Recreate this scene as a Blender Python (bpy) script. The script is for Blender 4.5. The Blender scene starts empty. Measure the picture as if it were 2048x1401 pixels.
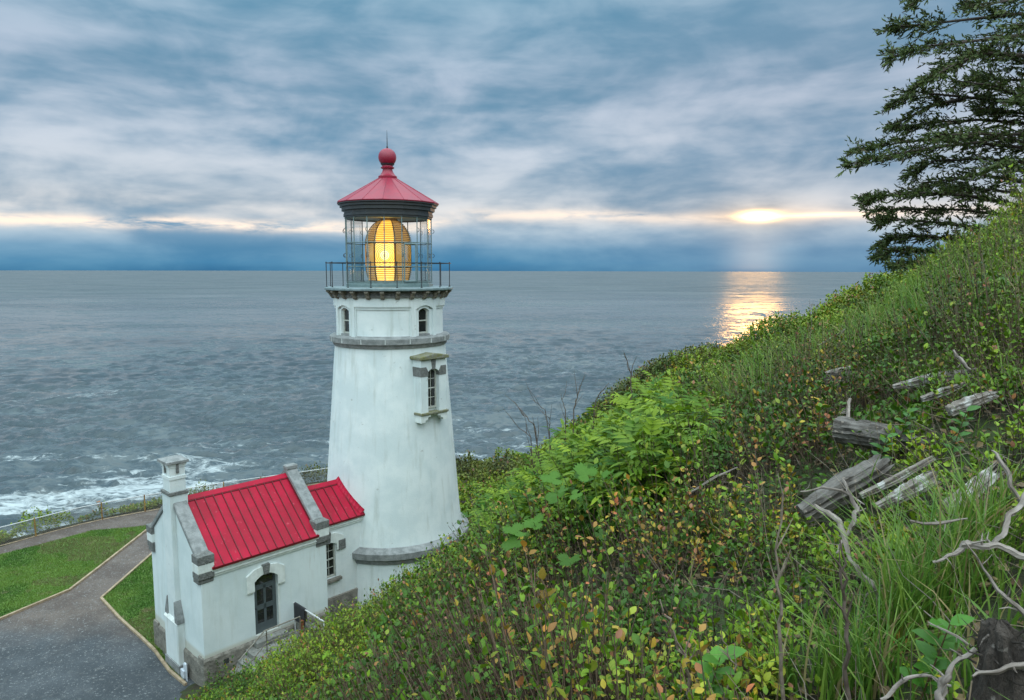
import bpy, math, random
import numpy as np
from mathutils import Vector, Matrix
random.seed(7); RG = np.random.default_rng(11)
SC = bpy.context.scene
COL = SC.collection
R_ = math.radians

# ------------------------------------------------------------------ camera
F_PX = 1405.0; TH = math.atan(161/F_PX); ROLL = R_(0.12)   # focal length in pixels of a 2048 wide picture
cam_d = bpy.data.cameras.new('camera'); cam = bpy.data.objects.new('camera', cam_d); COL.objects.link(cam)
cam_d.sensor_width = 36; cam_d.lens = 36*F_PX/2048; cam_d.clip_start = .05; cam_d.clip_end = 80000
cam.rotation_euler = (Matrix.Rotation(math.pi/2-TH, 3, 'X') @ Matrix.Rotation(ROLL, 3, 'Z')).to_euler()
SC.camera = cam
SC.view_settings.view_transform = 'Standard'; SC.view_settings.look = 'None'
SC.view_settings.exposure = 0.22; SC.view_settings.gamma = 1
SC.cycles.max_bounces = 6; SC.cycles.transparent_max_bounces = 16
SC.cycles.caustics_reflective = False; SC.cycles.caustics_refractive = False

def srgb(r, g, b):
    f = lambda c: (c/255/12.92) if c/255 <= .04045 else ((c/255+.055)/1.055)**2.4
    return (f(r), f(g), f(b))

# ------------------------------------------------------------------ tiny node language
class NT:
    def __init__(s, tree): s.t = tree; s.n = tree.nodes; s.l = tree.links
    def node(s, typ, **kw):
        n = s.n.new(typ)
        for k, v in kw.items(): setattr(n, k, v)
        return n
    def put(s, sock, v):
        if isinstance(v, V): s.l.new(v.o, sock)
        elif isinstance(v, bpy.types.NodeSocket): s.l.new(v, sock)
        elif isinstance(v, tuple) and len(v) == 3 and sock.type == 'RGBA': sock.default_value = (*v, 1)
        else: sock.default_value = v
    def math(s, op, *a, clamp=False):
        n = s.node('ShaderNodeMath', operation=op, use_clamp=clamp)
        for i, v in enumerate(a): s.put(n.inputs[i], v)
        return V(s, n.outputs[0])
    def mix(s, f, a, b, blend='MIX'):
        n = s.node('ShaderNodeMix', data_type='RGBA', blend_type=blend)
        s.put(n.inputs[0], f); s.put(n.inputs[6], a); s.put(n.inputs[7], b)
        return V(s, n.outputs[2])
    def ramp(s, f, stops, interp='LINEAR'):
        n = s.node('ShaderNodeValToRGB'); cr = n.color_ramp; cr.interpolation = interp
        while len(cr.elements) < len(stops): cr.elements.new(.5)
        for e, (p, c) in zip(cr.elements, stops):
            e.position = p; e.color = (*c, 1) if isinstance(c, tuple) else (c, c, c, 1)
        s.put(n.inputs[0], f); return V(s, n.outputs[0])
    def smooth(s, x, a, b):
        n = s.node('ShaderNodeMapRange', interpolation_type='SMOOTHSTEP')
        s.put(n.inputs[0], x); n.inputs[1].default_value = a; n.inputs[2].default_value = b
        return V(s, n.outputs[0])
    def xyz(s, x, y, z):
        n = s.node('ShaderNodeCombineXYZ')
        for i, v in enumerate((x, y, z)): s.put(n.inputs[i], v)
        return V(s, n.outputs[0])
    def noise(s, vec, scale, detail=4, rough=.5, dist=0, out=0):
        n = s.node('ShaderNodeTexNoise'); s.put(n.inputs['Vector'], vec)
        n.inputs['Scale'].default_value = scale; n.inputs['Detail'].default_value = detail
        n.inputs['Roughness'].default_value = rough; n.inputs['Distortion'].default_value = dist
        return V(s, n.outputs[out])
    def scale(s, vec, sc):
        n = s.node('ShaderNodeMapping'); s.put(n.inputs[0], vec); n.inputs['Scale'].default_value = sc
        return V(s, n.outputs[0])
class V:
    def __init__(s, nt, o): s.nt = nt; s.o = o
    def __add__(s, b): return s.nt.math('ADD', s, b)
    __radd__ = __add__
    def __sub__(s, b): return s.nt.math('SUBTRACT', s, b)
    def __rsub__(s, b): return s.nt.math('SUBTRACT', b, s)
    def __mul__(s, b): return s.nt.math('MULTIPLY', s, b)
    __rmul__ = __mul__
    def __truediv__(s, b): return s.nt.math('DIVIDE', s, b)

# ------------------------------------------------------------------ sky
SUN_AZ, SUN_EL = 18.9, 4.05
w = bpy.data.worlds.new('World'); SC.world = w; w.use_nodes = True
nt = NT(w.node_tree); nt.n.clear()
tc = nt.node('ShaderNodeTexCoord').outputs['Generated']
sep = nt.node('ShaderNodeSeparateXYZ'); nt.l.new(tc, sep.inputs[0])
dx, dy, dz = (V(nt, sep.outputs[i]) for i in range(3))
el = nt.math('ARCSINE', dz)*57.2958
az = nt.math('ARCTAN2', dx, dy)*57.2958
k = nt.math('MAXIMUM', dz, 0.0)+.16
P = nt.xyz(dx/k*1.1, dy/k*1.5, 0.0)
n1 = nt.noise(P, .62, 5, .52, .35)
n2 = nt.noise(nt.xyz(az*.10, el*.21, 3.0), 1.0, 5, .52, .4)
n3 = nt.noise(nt.xyz(az*.16, el*.62, 9.0), 1.0, 4, .5, .2)
cl = nt.smooth(n1*.24+n2*.50+n3*.26, .37, .64)
def eramp(stops): return nt.ramp((el+1)/32, [((e+1)/32, srgb(*c)) for e, c in stops])
dark = eramp([(-1, (52, 96, 128)), (-.1, (52, 106, 146)), (.5, (66, 124, 164)), (1.6, (80, 130, 166)), (3, (116, 152, 180)), (5, (118, 148, 172)), (9, (98, 140, 170)), (14, (100, 140, 168)), (20, (88, 138, 168)), (30, (96, 138, 165))])
lite = eramp([(-1, (62, 106, 138)), (-.1, (80, 135, 170)), (.5, (96, 146, 178)), (1.6, (122, 162, 190)), (3, (186, 202, 214)), (4.2, (222, 222, 222)), (6, (194, 204, 214)), (9, (190, 202, 216)), (14, (172, 188, 208)), (20, (142, 174, 196)), (30, (150, 170, 188))])
sky = nt.mix(cl, dark, lite)
sky = nt.mix(.22, sky, nt.mix(1.0, sky, (1.10, .99, .88), 'MULTIPLY'))
lil = nt.smooth(az, -4, 24)*.16                              # the clouds turn lilac towards the sun
sky = nt.mix(lil, sky, srgb(150, 152, 170))
def gauss(x, mu, sg):
    q = (x-mu)/sg; return nt.math('EXPONENT', q*q*-1.0)
wob = nt.noise(nt.xyz(az*.11, 0.0, 1.0), 1.0, 5, .6)
mu = 3.25+nt.smooth(az, -9, -3)*1.05-nt.smooth(az, 6, 15)*.35+(wob-.5)*1.1
nb = nt.noise(nt.xyz(az*.2, el*1.1, 5.0), 1.0, 5, .6, .3)
band = gauss(el, mu, .42)*nt.smooth(nb, .30, .58)
band = band*(.55+nt.smooth(az, -3, -12)*.45+gauss(az, 4.0, 5.0)*.25-gauss(az, 21.0, 7.0)*.30)
sky = nt.mix(nt.math('MINIMUM', band*1.1, 1.0), sky, (1.0, .84, .70))
# gap in the cloud with the sun shining through, and its glow
da = az-SUN_AZ; de = el-SUN_EL+(wob-.5)*.4
core = gauss(da-.2, 0.0, 1.05)*gauss(de-.03, 0.0, .30)
tail = gauss(da-3.6, 0.0, 4.2)*gauss(de+.02, 0.0, .13)
glow = gauss(da, 0.0, 4.0)*gauss(de, 0.0, 1.3)
glow2 = gauss(da-1, 0.0, 6.5)*gauss(de, 0.0, .55)
shaft = gauss(da, 0.0, 1.9)*nt.smooth(el, 4.2, 1.0)*nt.smooth(el, -.4, .3)
def tint(v, c):
    m = nt.node('ShaderNodeVectorMath', operation='SCALE'); m.inputs[0].default_value = c; nt.put(m.inputs[3], v)
    return V(nt, m.outputs[0])
def vadd(a, b):
    m = nt.node('ShaderNodeVectorMath', operation='ADD'); nt.put(m.inputs[0], a); nt.put(m.inputs[1], b); return V(nt, m.outputs[0])
for v, c in ((core, (9.0, 5.2, 1.3)), (tail, (1.0, .60, .20)), (glow, (.22, .12, .02)), (glow2, (.26, .13, .02)), (shaft, (.20, .15, .10))):
    sky = vadd(sky, tint(v, c))
# unseen sky overhead and behind the camera, brightened and warmed to light the walls
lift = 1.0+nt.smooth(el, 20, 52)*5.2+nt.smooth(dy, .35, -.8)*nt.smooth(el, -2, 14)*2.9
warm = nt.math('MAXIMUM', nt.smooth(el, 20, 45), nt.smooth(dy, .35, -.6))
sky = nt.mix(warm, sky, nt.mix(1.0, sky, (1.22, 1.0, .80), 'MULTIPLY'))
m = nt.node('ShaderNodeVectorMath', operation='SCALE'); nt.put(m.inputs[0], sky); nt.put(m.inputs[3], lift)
st = nt.node('ShaderNodeTexSky', sky_type='NISHITA'); st.sun_disc = False
st.sun_elevation = R_(SUN_EL); st.sun_rotation = R_(SUN_AZ)
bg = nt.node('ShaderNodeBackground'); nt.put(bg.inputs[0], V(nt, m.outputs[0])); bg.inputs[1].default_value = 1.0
bg2 = nt.node('ShaderNodeBackground'); nt.put(bg2.inputs[0], st.outputs[0]); nt.put(bg2.inputs[1], nt.smooth(el, 20, 60)*.05)
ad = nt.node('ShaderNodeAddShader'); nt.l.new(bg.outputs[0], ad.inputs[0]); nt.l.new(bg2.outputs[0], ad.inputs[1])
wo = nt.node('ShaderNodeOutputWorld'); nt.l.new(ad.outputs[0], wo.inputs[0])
# low sun behind thin cloud
sd = bpy.data.lights.new('sun', 'SUN'); sd.energy = .06; sd.angle = R_(4); sd.color = (1, .50, .13)
so = bpy.data.objects.new('sun', sd); COL.objects.link(so)
sv = Vector((math.sin(R_(SUN_AZ))*math.cos(R_(SUN_EL)), math.cos(R_(SUN_AZ))*math.cos(R_(SUN_EL)), math.sin(R_(SUN_EL))))
so.rotation_euler = sv.to_track_quat('Z', 'Y').to_euler()

# ------------------------------------------------------------------ materials
def newmat(name):
    m = bpy.data.materials.new(name); m.use_nodes = True
    n = NT(m.node_tree); b = m.node_tree.nodes['Principled BSDF']
    return m, n, b
def pmat(name, c1, c2=None, scale=3, rough=.7, bump=0, bscale=20, bdist=.02, metal=0, stretch=(1, 1, 1), streak=None, spots=None, spec=.5):
    m, n, b = newmat(name); oc = n.node('ShaderNodeTexCoord').outputs['Object']
    c2 = c2 or tuple(x*.8 for x in c1)
    v = n.scale(oc, stretch)
    nz = n.noise(v, scale, 6, .6, .2)
    col = n.mix(n.smooth(nz, .32, .68), c1, c2)
    bv = v if stretch != (1, 1, 1) else oc
    if streak:
        c3, amt = streak; s = n.noise(n.scale(oc, (1, 1, .12)), 4, 5, .6)
        col = n.mix(n.smooth(s, .5, .75)*amt, col, c3)
    if spots:
        c4, sc4, lo, hi = spots; s = n.noise(oc, sc4, 3, .6)
        col = n.mix(n.smooth(s, lo, hi), col, c4)
    n.put(b.inputs['Base Color'], col); b.inputs['Roughness'].default_value = rough
    b.inputs['Metallic'].default_value = metal; b.inputs['Specular IOR Level'].default_value = spec
    if bump:
        bn = n.node('ShaderNodeBump'); bn.inputs['Strength'].default_value = bump; bn.inputs['Distance'].default_value = bdist
        n.put(bn.inputs['Height'], n.noise(bv, bscale, 6, .65)); n.l.new(bn.outputs[0], b.inputs['Normal'])
    return m
def leafmat(name, rough=.45, trans=.25, spec=.5):
    m, n, b = newmat(name)
    a = n.node('ShaderNodeAttribute', attribute_name='tone').outputs['Color']
    oc = n.node('ShaderNodeTexCoord').outputs['Object']
    c = n.mix(n.smooth(n.noise(oc, 60, 2), .3, .7)*.3, a, n.mix(1.0, a, (.55, .6, .5), 'MULTIPLY'))
    n.put(b.inputs['Base Color'], c); b.inputs['Roughness'].default_value = rough; b.inputs['Specular IOR Level'].default_value = spec
    t = n.node('ShaderNodeBsdfTranslucent'); n.put(t.inputs[0], c)
    mx = n.node('ShaderNodeMixShader'); mx.inputs[0].default_value = trans
    n.l.new(b.outputs[0], mx.inputs[1]); n.l.new(t.outputs[0], mx.inputs[2])
    n.l.new(mx.outputs[0], m.node_tree.nodes['Material Output'].inputs[0])
    return m
M = {}
WH = (.70, .77, .78)
M['white'] = pmat('white_stucco', (.74, .79, .79), (.62, .69, .70), 1.1, .75, .5, 22, .014, streak=((.40, .43, .38), .42), spots=((.42, .44, .42), 3.4, .66, .78))
M['white2'] = pmat('white_paint', (.78, .82, .80), (.66, .70, .68), 5, .6, .15, 40, .005, streak=((.40, .42, .36), .4))
def stained():
    m, n, b = newmat('rust_streaked_stucco'); oc = n.node('ShaderNodeTexCoord').outputs['Object']
    s = n.node('ShaderNodeSeparateXYZ'); n.l.new(oc, s.inputs[0]); x, y, z = (V(n, s.outputs[i]) for i in range(3))
    base = n.mix(n.smooth(n.noise(oc, .9, 6, .6, .2), .32, .68), (.72, .79, .80), (.62, .70, .71))
    st = n.smooth(n.noise(n.xyz(x, y, z*.10), 7, 5, .6), .50, .68)
    lo = n.smooth(z, .62, .78)
    zone = n.smooth(x, 5.35, 4.5)*n.smooth(z, 1.6, 3.1)
    c = n.mix(st*zone*.9, base, (.30, .22, .12))
    c = n.mix((1.0-lo)*.55, c, (.45, .40, .28))
    c = n.mix(n.smooth(n.noise(n.scale(oc, (1, 1, .12)), 4, 5, .6), .5, .75)*.28, c, (.42, .46, .40))
    n.put(b.inputs['Base Color'], c); b.inputs['Roughness'].default_value = .75
    bn = n.node('ShaderNodeBump'); bn.inputs['Strength'].default_value = .4; bn.inputs['Distance'].default_value = .012
    n.put(bn.inputs['Height'], n.noise(oc, 24, 6, .65)); n.l.new(bn.outputs[0], b.inputs['Normal'])
    return m
M['stained'] = stained()
M['stone'] = pmat('grey_granite', (.29, .30, .30), (.17, .18, .18), 5, .85, .8, 22, .02, spots=((.42, .43, .42), 60, .6, .7))
M['stone_dark'] = pmat('dark_rough_stone', (.20, .205, .20), (.11, .115, .11), 9, .9, 1.0, 14, .05, spots=((.26, .25, .22), 40, .55, .68))
M['stone_base'] = pmat('rough_foundation_stone', (.27, .25, .215), (.14, .13, .11), 5, .9, 1.0, 9, .06, spots=((.34, .33, .30), 50, .58, .7))
M['moss'] = pmat('mossy_stone', (.17, .17, .06), (.22, .22, .19), 9, .95, 1.0, 20, .03)
M['red'] = pmat('red_metal_roof', (.45, .007, .038), (.33, .010, .030), 1.6, .5, .12, 5, .01, streak=((.26, .03, .04), .5), spots=((.50, .07, .10), 7, .62, .78), spec=.2)
M['red_seam'] = pmat('dark_red_seam', (.16, .006, .014), None, 5, .5)
M['red_old'] = pmat('weathered_red_paint', (.30, .012, .040), (.25, .018, .045), 3, .45, .08, 20, .004)
M['iron'] = pmat('charcoal_iron', (.035, .042, .048), (.025, .03, .034), 6, .45, .2, 30, .004)
M['teal'] = pmat('grey_green_iron', (.17, .24, .245), (.12, .18, .185), 8, .45, .2, 30, .003)
M['deck'] = pmat('painted_steel_deck', (.22, .29, .31), (.15, .21, .22), 5, .45, .1, 20)
M['brass'] = pmat('aged_brass', (.20, .15, .07), (.12, .09, .05), 8, .35, metal=.7)
M['pane'] = pmat('dark_window_glass', (.012, .015, .018), (.03, .03, .03), 2, .06, spec=.8)
M['door'] = pmat('slate_paint', (.085, .105, .112), (.07, .088, .095), 6, .5)
M['frame_g'] = pmat('cream_window_paint', (.52, .54, .50), (.42, .43, .38), 8, .55)
M['concrete'] = pmat('concrete', (.27, .27, .25), (.17, .17, .155), 4, .85, .4, 30, .01, spots=((.10, .10, .09), 8, .56, .72))
M['galv'] = pmat('galvanised_pipe', (.30, .28, .24), (.18, .15, .12), 14, .5, metal=.5)
M['rail_white'] = pmat('pale_rail', (.62, .64, .64), (.5, .5, .5), 14, .45)
M['rubber'] = pmat('black_rubber_mat', (.02, .021, .026), (.03, .03, .036), 12, .7)
M['rustpost'] = pmat('rusty_yellow_post', (.42, .27, .07), (.16, .07, .03), 9, .7)
M['brownpost'] = pmat('brown_wood_post', (.28, .10, .04), (.2, .08, .04), 9, .8)
M['timber'] = pmat('pale_edging_timber', (.40, .31, .21), (.26, .19, .12), 5, .85, .4, 30, .01)
M['deadwood'] = pmat('weathered_grey_wood', (.42, .37, .33), (.10, .075, .06), 30, .85, 1.0, 60, .02, stretch=(.07, 1, 1), spots=((.50, .48, .46), 12, .56, .68))
M['bark'] = pmat('grey_flaking_bark', (.20, .18, .165), (.045, .036, .03), 22, .95, 1.0, 22, .03, spots=((.24, .20, .17), 26, .58, .70), stretch=(.25, 1, 1))
M['stump'] = pmat('dark_root_wood', (.10, .078, .065), (.030, .022, .018), 16, .95, 1.0, 45, .05, spots=((.22, .19, .17), 30, .60, .70), stretch=(1, 1, .35))
M['branchwood'] = pmat('pale_driftwood', (.33, .28, .25), (.10, .075, .06), 30, .7, .8, 90, .006, stretch=(.08, 1, 1))
M['twig'] = pmat('dark_twig', (.07, .045, .035), (.12, .09, .07), 20, .8)
M['twig_pale'] = pmat('pale_dry_twig', (.26, .21, .16), (.13, .09, .07), 20, .8)
M['trunk'] = pmat('spruce_bark', (.075, .055, .045), (.04, .03, .026), 12, .9, .8, 30, .02)
M['elec'] = pmat('white_electrical_box', (.6, .66, .72), (.5, .55, .62), 9, .45)
M['leaf'] = leafmat('salal_leaf', .45, .10, .25)
M['soft'] = leafmat('soft_leaf', .55, .35, .35)
M['grass'] = leafmat('grass_blade', .5, .35, .4)
M['needle'] = leafmat('spruce_needles', .65, .12, .3)
# glass of the lantern
def glassmat():
    m, n, b = newmat('lantern_glass'); o = m.node_tree.nodes['Material Output']; n.n.remove(b)
    t = n.node('ShaderNodeBsdfTransparent'); t.inputs[0].default_value = (.97, .985, .985, 1)
    g = n.node('ShaderNodeBsdfGlossy'); g.inputs['Roughness'].default_value = .03
    f = n.node('ShaderNodeFresnel'); f.inputs[0].default_value = 1.5
    mx = n.node('ShaderNodeMixShader'); n.put(mx.inputs[0], n.math('MULTIPLY', V(n, f.outputs[0]), .45))
    n.l.new(t.outputs[0], mx.inputs[1]); n.l.new(g.outputs[0], mx.inputs[2]); n.l.new(mx.outputs[0], o.inputs[0])
    return m
M['glass'] = glassmat()
def prism(name, col, em, es):
    m, n, b = newmat(name)
    b.inputs['Base Color'].default_value = (*col, 1); b.inputs['Roughness'].default_value = .08
    b.inputs['Specular IOR Level'].default_value = .9
    b.inputs['Emission Color'].default_value = (*em, 1); b.inputs['Emission Strength'].default_value = es
    o = m.node_tree.nodes['Material Output']
    if es < .5:
        t = n.node('ShaderNodeBsdfTransparent'); t.inputs[0].default_value = (.75, .8, .75, 1)
        mx = n.node('ShaderNodeMixShader'); mx.inputs[0].default_value = .72
        n.l.new(t.outputs[0], mx.inputs[1]); n.l.new(b.outputs[0], mx.inputs[2]); n.l.new(mx.outputs[0], o.inputs[0])
    return m
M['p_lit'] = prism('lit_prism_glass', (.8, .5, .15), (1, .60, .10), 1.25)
M['p_lit2'] = prism('lit_prism_edge', (.4, .2, .05), (.75, .30, .02), .62)  # edge tones: shading of the prism risers put into colour, so rings show
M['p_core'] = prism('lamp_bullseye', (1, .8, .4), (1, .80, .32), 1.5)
M['p_mid'] = prism('half_lit_prism_glass', (.5, .36, .14), (1, .5, .08), .42)  # neighbour panels: spill of the lamp's glow put into colour and emission
M['p_mid2'] = prism('half_lit_prism_edge', (.2, .12, .04), (.6, .25, .03), .20)
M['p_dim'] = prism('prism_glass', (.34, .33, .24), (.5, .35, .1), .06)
M['p_dim2'] = prism('prism_edge', (.10, .10, .08), (.3, .2, .05), .03)

# ------------------------------------------------------------------ mesh building
class MB:
    def __init__(s): s.v = []; s.f = []; s.m = []
    def add(s, vs, fs, mi=0):
        o = len(s.v); s.v += [tuple(map(float, p)) for p in vs]; s.f += [tuple(i+o for i in f) for f in fs]; s.m += [mi]*len(fs); return s
    def box(s, x0, y0, z0, x1, y1, z1, mi=0):
        vs = [(x, y, z) for z in (z0, z1) for y in (y0, y1) for x in (x0, x1)]
        return s.add(vs, [(0, 2, 3, 1), (4, 5, 7, 6), (0, 1, 5, 4), (2, 6, 7, 3), (0, 4, 6, 2), (1, 3, 7, 5)], mi)
    def prism(s, A, B, mi=0, sides=None):
        "closed solid between two matching outlines"
        n = len(A)
        fs = [tuple(reversed(range(n))), tuple(range(n, 2*n))]+[(i, (i+1) % n, n+(i+1) % n, n+i) for i in range(n)]
        return s.add(list(A)+list(B), fs, mi)
    def ext(s, poly, axis, lo, hi, mi=0):
        "outline in the two other axes pushed along an axis"
        def P(p, h):
            q = list(p); q.insert(axis, h); return tuple(q)
        return s.prism([P(p, lo) for p in poly], [P(p, hi) for p in poly], mi)
    def lathe(s, prof, seg=48, mi=0, a0=0, full=True, a1=2*math.pi, c=(0, 0), facet=0):
        n = len(prof); cnt = seg if full else seg+1; vs = []
        for k in range(cnt):
            a = a0+(2*math.pi if full else a1-a0)*k/seg
            for r, z in prof: vs.append((c[0]+r*math.cos(a), c[1]+r*math.sin(a), z))
        fs = []
        for k in range(seg):
            k2 = (k+1) % cnt
            for j in range(n-1): fs.append((k*n+j, k2*n+j, k2*n+j+1, k*n+j+1))
        return s.add(vs, fs, mi)
    def tube(s, pts, rad, sides=6, mi=0, cap=True, rough=0, twist=0):
        pts = [Vector(p) for p in pts]; n = len(pts)
        if not hasattr(rad, '__len__'): rad = [rad]*n
        up = Vector((0, 0, 1)); vs = []; prev = None
        for i, p in enumerate(pts):
            t = (pts[min(i+1, n-1)]-pts[max(i-1, 0)])
            if t.length < 1e-9: t = Vector((0, 0, 1))
            t.normalize()
            if prev is None:
                a = t.cross(up) if abs(t.dot(up)) < .95 else t.cross(Vector((1, 0, 0)))
            else: a = prev-t*prev.dot(t)
            a.normalize(); b = t.cross(a); prev = a
            for k in range(sides):
                an = 2*math.pi*k/sides+twist*i; r = rad[i]*(1+(random.uniform(-rough, rough) if rough else 0))
                vs.append(p+a*math.cos(an)*r+b*math.sin(an)*r)
        fs = [(i*sides+k, i*sides+(k+1) % sides, (i+1)*sides+(k+1) % sides, (i+1)*sides+k) for i in range(n-1) for k in range(sides)]
        if cap: fs += [tuple(reversed(range(sides))), tuple(range((n-1)*sides, n*sides))]
        return s.add(vs, fs, mi)
    def build(s, name, mats, parent=None, smooth=False, bevel=0, kind=None):
        me = bpy.data.meshes.new(name); me.from_pydata(s.v, [], s.f); me.validate()
        mats = mats if isinstance(mats, (list, tuple)) else [mats]
        for m in mats: me.materials.append(M[m] if isinstance(m, str) else m)
        if len(me.polygons) == len(s.m): me.polygons.foreach_set('material_index', s.m)
        o = bpy.data.objects.new(name, me); COL.objects.link(o)
        if smooth is True: me.polygons.foreach_set('use_smooth', [True]*len(me.polygons))
        elif smooth: me.polygons.foreach_set('use_smooth', [True]*len(me.polygons)); me.set_sharp_from_angle(angle=R_(smooth))
        me.update()
        if parent: o.parent = parent
        if bevel:
            b = o.modifiers.new('bevel', 'BEVEL'); b.width = bevel; b.segments = 1; b.limit_method = 'ANGLE'
        if kind: o['kind'] = kind
        return o
def tag(o, label=None, cat=None, group=None, kind=None):
    for k_, v_ in (('label', label), ('category', cat), ('group', group), ('kind', kind)):
        if v_: o[k_] = v_
    return o
def empty(name, loc, rz=0):
    o = bpy.data.objects.new(name, None); COL.objects.link(o); o.location = loc; o.rotation_euler.z = rz; o.empty_display_size = .2
    return o
def npmesh(name, verts, faces, mat, tone=None, parent=None, smooth=False):
    "verts (N,3); faces (M,k); tone (N,3) = colour of each plant part"
    me = bpy.data.meshes.new(name); N = len(verts); Mf, k_ = faces.shape
    me.vertices.add(N); me.vertices.foreach_set('co', np.asarray(verts, np.float32).ravel())
    me.loops.add(Mf*k_); me.loops.foreach_set('vertex_index', faces.astype(np.int32).ravel())
    me.polygons.add(Mf); me.polygons.foreach_set('loop_start', np.arange(0, Mf*k_, k_, dtype=np.int32))
    me.update(calc_edges=True); me.validate()
    if tone is not None:
        at = me.attributes.new('tone', 'FLOAT_COLOR', 'POINT'); c = np.ones((N, 4), np.float32); c[:, :3] = tone
        at.data.foreach_set('color', c.ravel())
    if smooth: me.polygons.foreach_set('use_smooth', np.ones(Mf, bool))
    me.materials.append(M[mat]); o = bpy.data.objects.new(name, me); COL.objects.link(o)
    if parent: o.parent = parent
    return o

# ------------------------------------------------------------------ where things are (metres; the camera stands at the origin)
def ray(px, py):
    x = px-1024; u = 700.5-py; c, s = math.cos(ROLL), math.sin(ROLL); x, u = x*c-u*s, x*s+u*c
    return np.array([x, F_PX*math.cos(TH)+u*math.sin(TH), u*math.cos(TH)-F_PX*math.sin(TH)])
def proj(p):
    p = np.asarray(p, float); x, y, z = p[..., 0], p[..., 1], p[..., 2]
    f = y*math.cos(TH)-z*math.sin(TH); u = y*math.sin(TH)+z*math.cos(TH); f = np.where(f < .01, .01, f)
    X = x/f*F_PX; U = u/f*F_PX; c, s = math.cos(ROLL), math.sin(ROLL)
    return 1024+X*c+U*s, 700.5-(-X*s+U*c), f
def atz(px, py, z): r = ray(px, py); return r*z/r[2]
def atY(px, py, Y): r = ray(px, py); return r*Y/r[1]
ZB = -12.4; YARD = ZB-.42; SEA = -62.0
T = np.array([-4.83, 27.8, 0.]); AZB = R_(43.2)
bd = np.array([math.sin(AZB), math.cos(AZB), 0]); bn_ = np.array([math.cos(AZB), -math.sin(AZB), 0])
ROTB = math.atan2(-bd[1], -bd[0])
def loc(a, b, z): return T-a*bd+b*bn_+np.array([0, 0, ZB+z])

_lat = np.random.default_rng(5).random((256, 256))
def vn(x, y, s=1.0, seed=0):
    x = np.asarray(x, float)/s+seed*17.3; y = np.asarray(y, float)/s+seed*31.7
    xi = np.floor(x).astype(int); yi = np.floor(y).astype(int); fx = x-xi; fy = y-yi
    fx = fx*fx*(3-2*fx); fy = fy*fy*(3-2*fy); g = lambda a, b: _lat[a % 256, b % 256]
    return (g(xi, yi)*(1-fx)+g(xi+1, yi)*fx)*(1-fy)+(g(xi, yi+1)*(1-fx)+g(xi+1, yi+1)*fx)*fy
def fbm(x, y, s, seed=0, o=4):
    t = 0; a = 1; n = 0
    for i in range(o): t = t+a*vn(x, y, s/2**i, seed+i); n += a; a *= .5
    return t/n
def sstep(x, a, b):
    t = np.clip((x-a)/(b-a), 0, 1); return t*t*(3-2*t)
EX = [-90, -60, -40, -30, -24, -19, -11, -3, 6, 16, 30, 60, 90]
EY = [-28, -3, 15.5, 25.5, 32.4, 37.9, 42.0, 45.2, 50, 58, 66, 76, 84]
def edgeY(x): return np.interp(x, EX, EY)
# crest of the near slope: picture position, distance, plant height standing on it
CREST = [(-400, 1750, 17, .95), (340, 1408, 19.2, .95), (410, 1362, 19.6, 1.0), (510, 1315, 19.2, .9), (640, 1252, 18.4, .92), (720, 1195, 17.4, 1.0), (850, 1112, 15.5, 1.15), (925, 1046, 13.5, 1.1), (1000, 965, 11, 1.1),
         (1060, 900, 9.6, 1.1), (1120, 845, 8.8, 1.1), (1180, 802, 8.3, 1.05), (1300, 752, 8.2, .95), (1420, 716, 8.6, .8), (1500, 682, 9.0, .75), (1600, 650, 9.5, .7), (1700, 604, 10, .7), (1760, 565, 10.5, .7), (1900, 478, 11.5, .65), (2048, 395, 12.5, .6), (2500, 245, 15, .6)]
RIDGE = [(900, 960), (960, 934), (1060, 898), (1160, 830), (1280, 752), (1350, 712), (1420, 690), (1480, 676), (1540, 640), (1600, 626), (1660, 598), (1740, 556), (1830, 520), (2048, 420), (2500, 250)]
def _tab(px_, py_): r = ray(px_, py_); h = math.hypot(r[0], r[1]); return math.atan2(r[0], r[1]), r[2]/h, h/r[1]
_c = [(*_tab(p[0], p[1]), p[2], p[3]) for p in CREST]; C_A = [c[0] for c in _c]; C_D = [c[3]*c[2] for c in _c]; C_M = [(c[1]*c[3]*c[2]-c[4]+1.75)/(c[3]*c[2]) for c in _c]
_r = [_tab(*p) for p in RIDGE]; R_A = [c[0] for c in _r]; R_S = [c[1] for c in _r]
def hill(x, y):
    x = np.asarray(x, float); y = np.asarray(y, float)
    r = np.hypot(x, y); ph = np.arctan2(x, np.maximum(y, -50)); D = np.interp(ph, C_A, C_D); m = np.interp(ph, C_A, C_M)
    m = np.where(y < 0, m*np.clip(1+y/3, -.3, 1), m)
    e = np.maximum(r-D, 0); near = -1.75+m*np.minimum(r, D)+np.where(e < 3, m*e-(m+.62)*e*e/6, (m*3-(m+.62)*1.5)-.62*(e-3))
    near = near+.5*(fbm(x, y, 3.2, 3)-.5)*sstep(r, 2, 6)+.22*(vn(x, y, 1.1, 8)-.5)
    RD = 46.0; zr = np.interp(ph, R_A, R_S)*RD-.95; far = zr-.16*np.maximum(RD-r, 0)-.22*np.maximum(r-RD, 0)+2.6*(fbm(x, y, 11.0, 13, 4)-.5)*sstep(r, 14, 26)
    far = np.where(ph > R_A[0]-.02, far, -40)
    k_ = .6; hm = np.maximum(near, far); return hm+k_*.4*np.exp(-np.abs(near-far)/k_)
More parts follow.
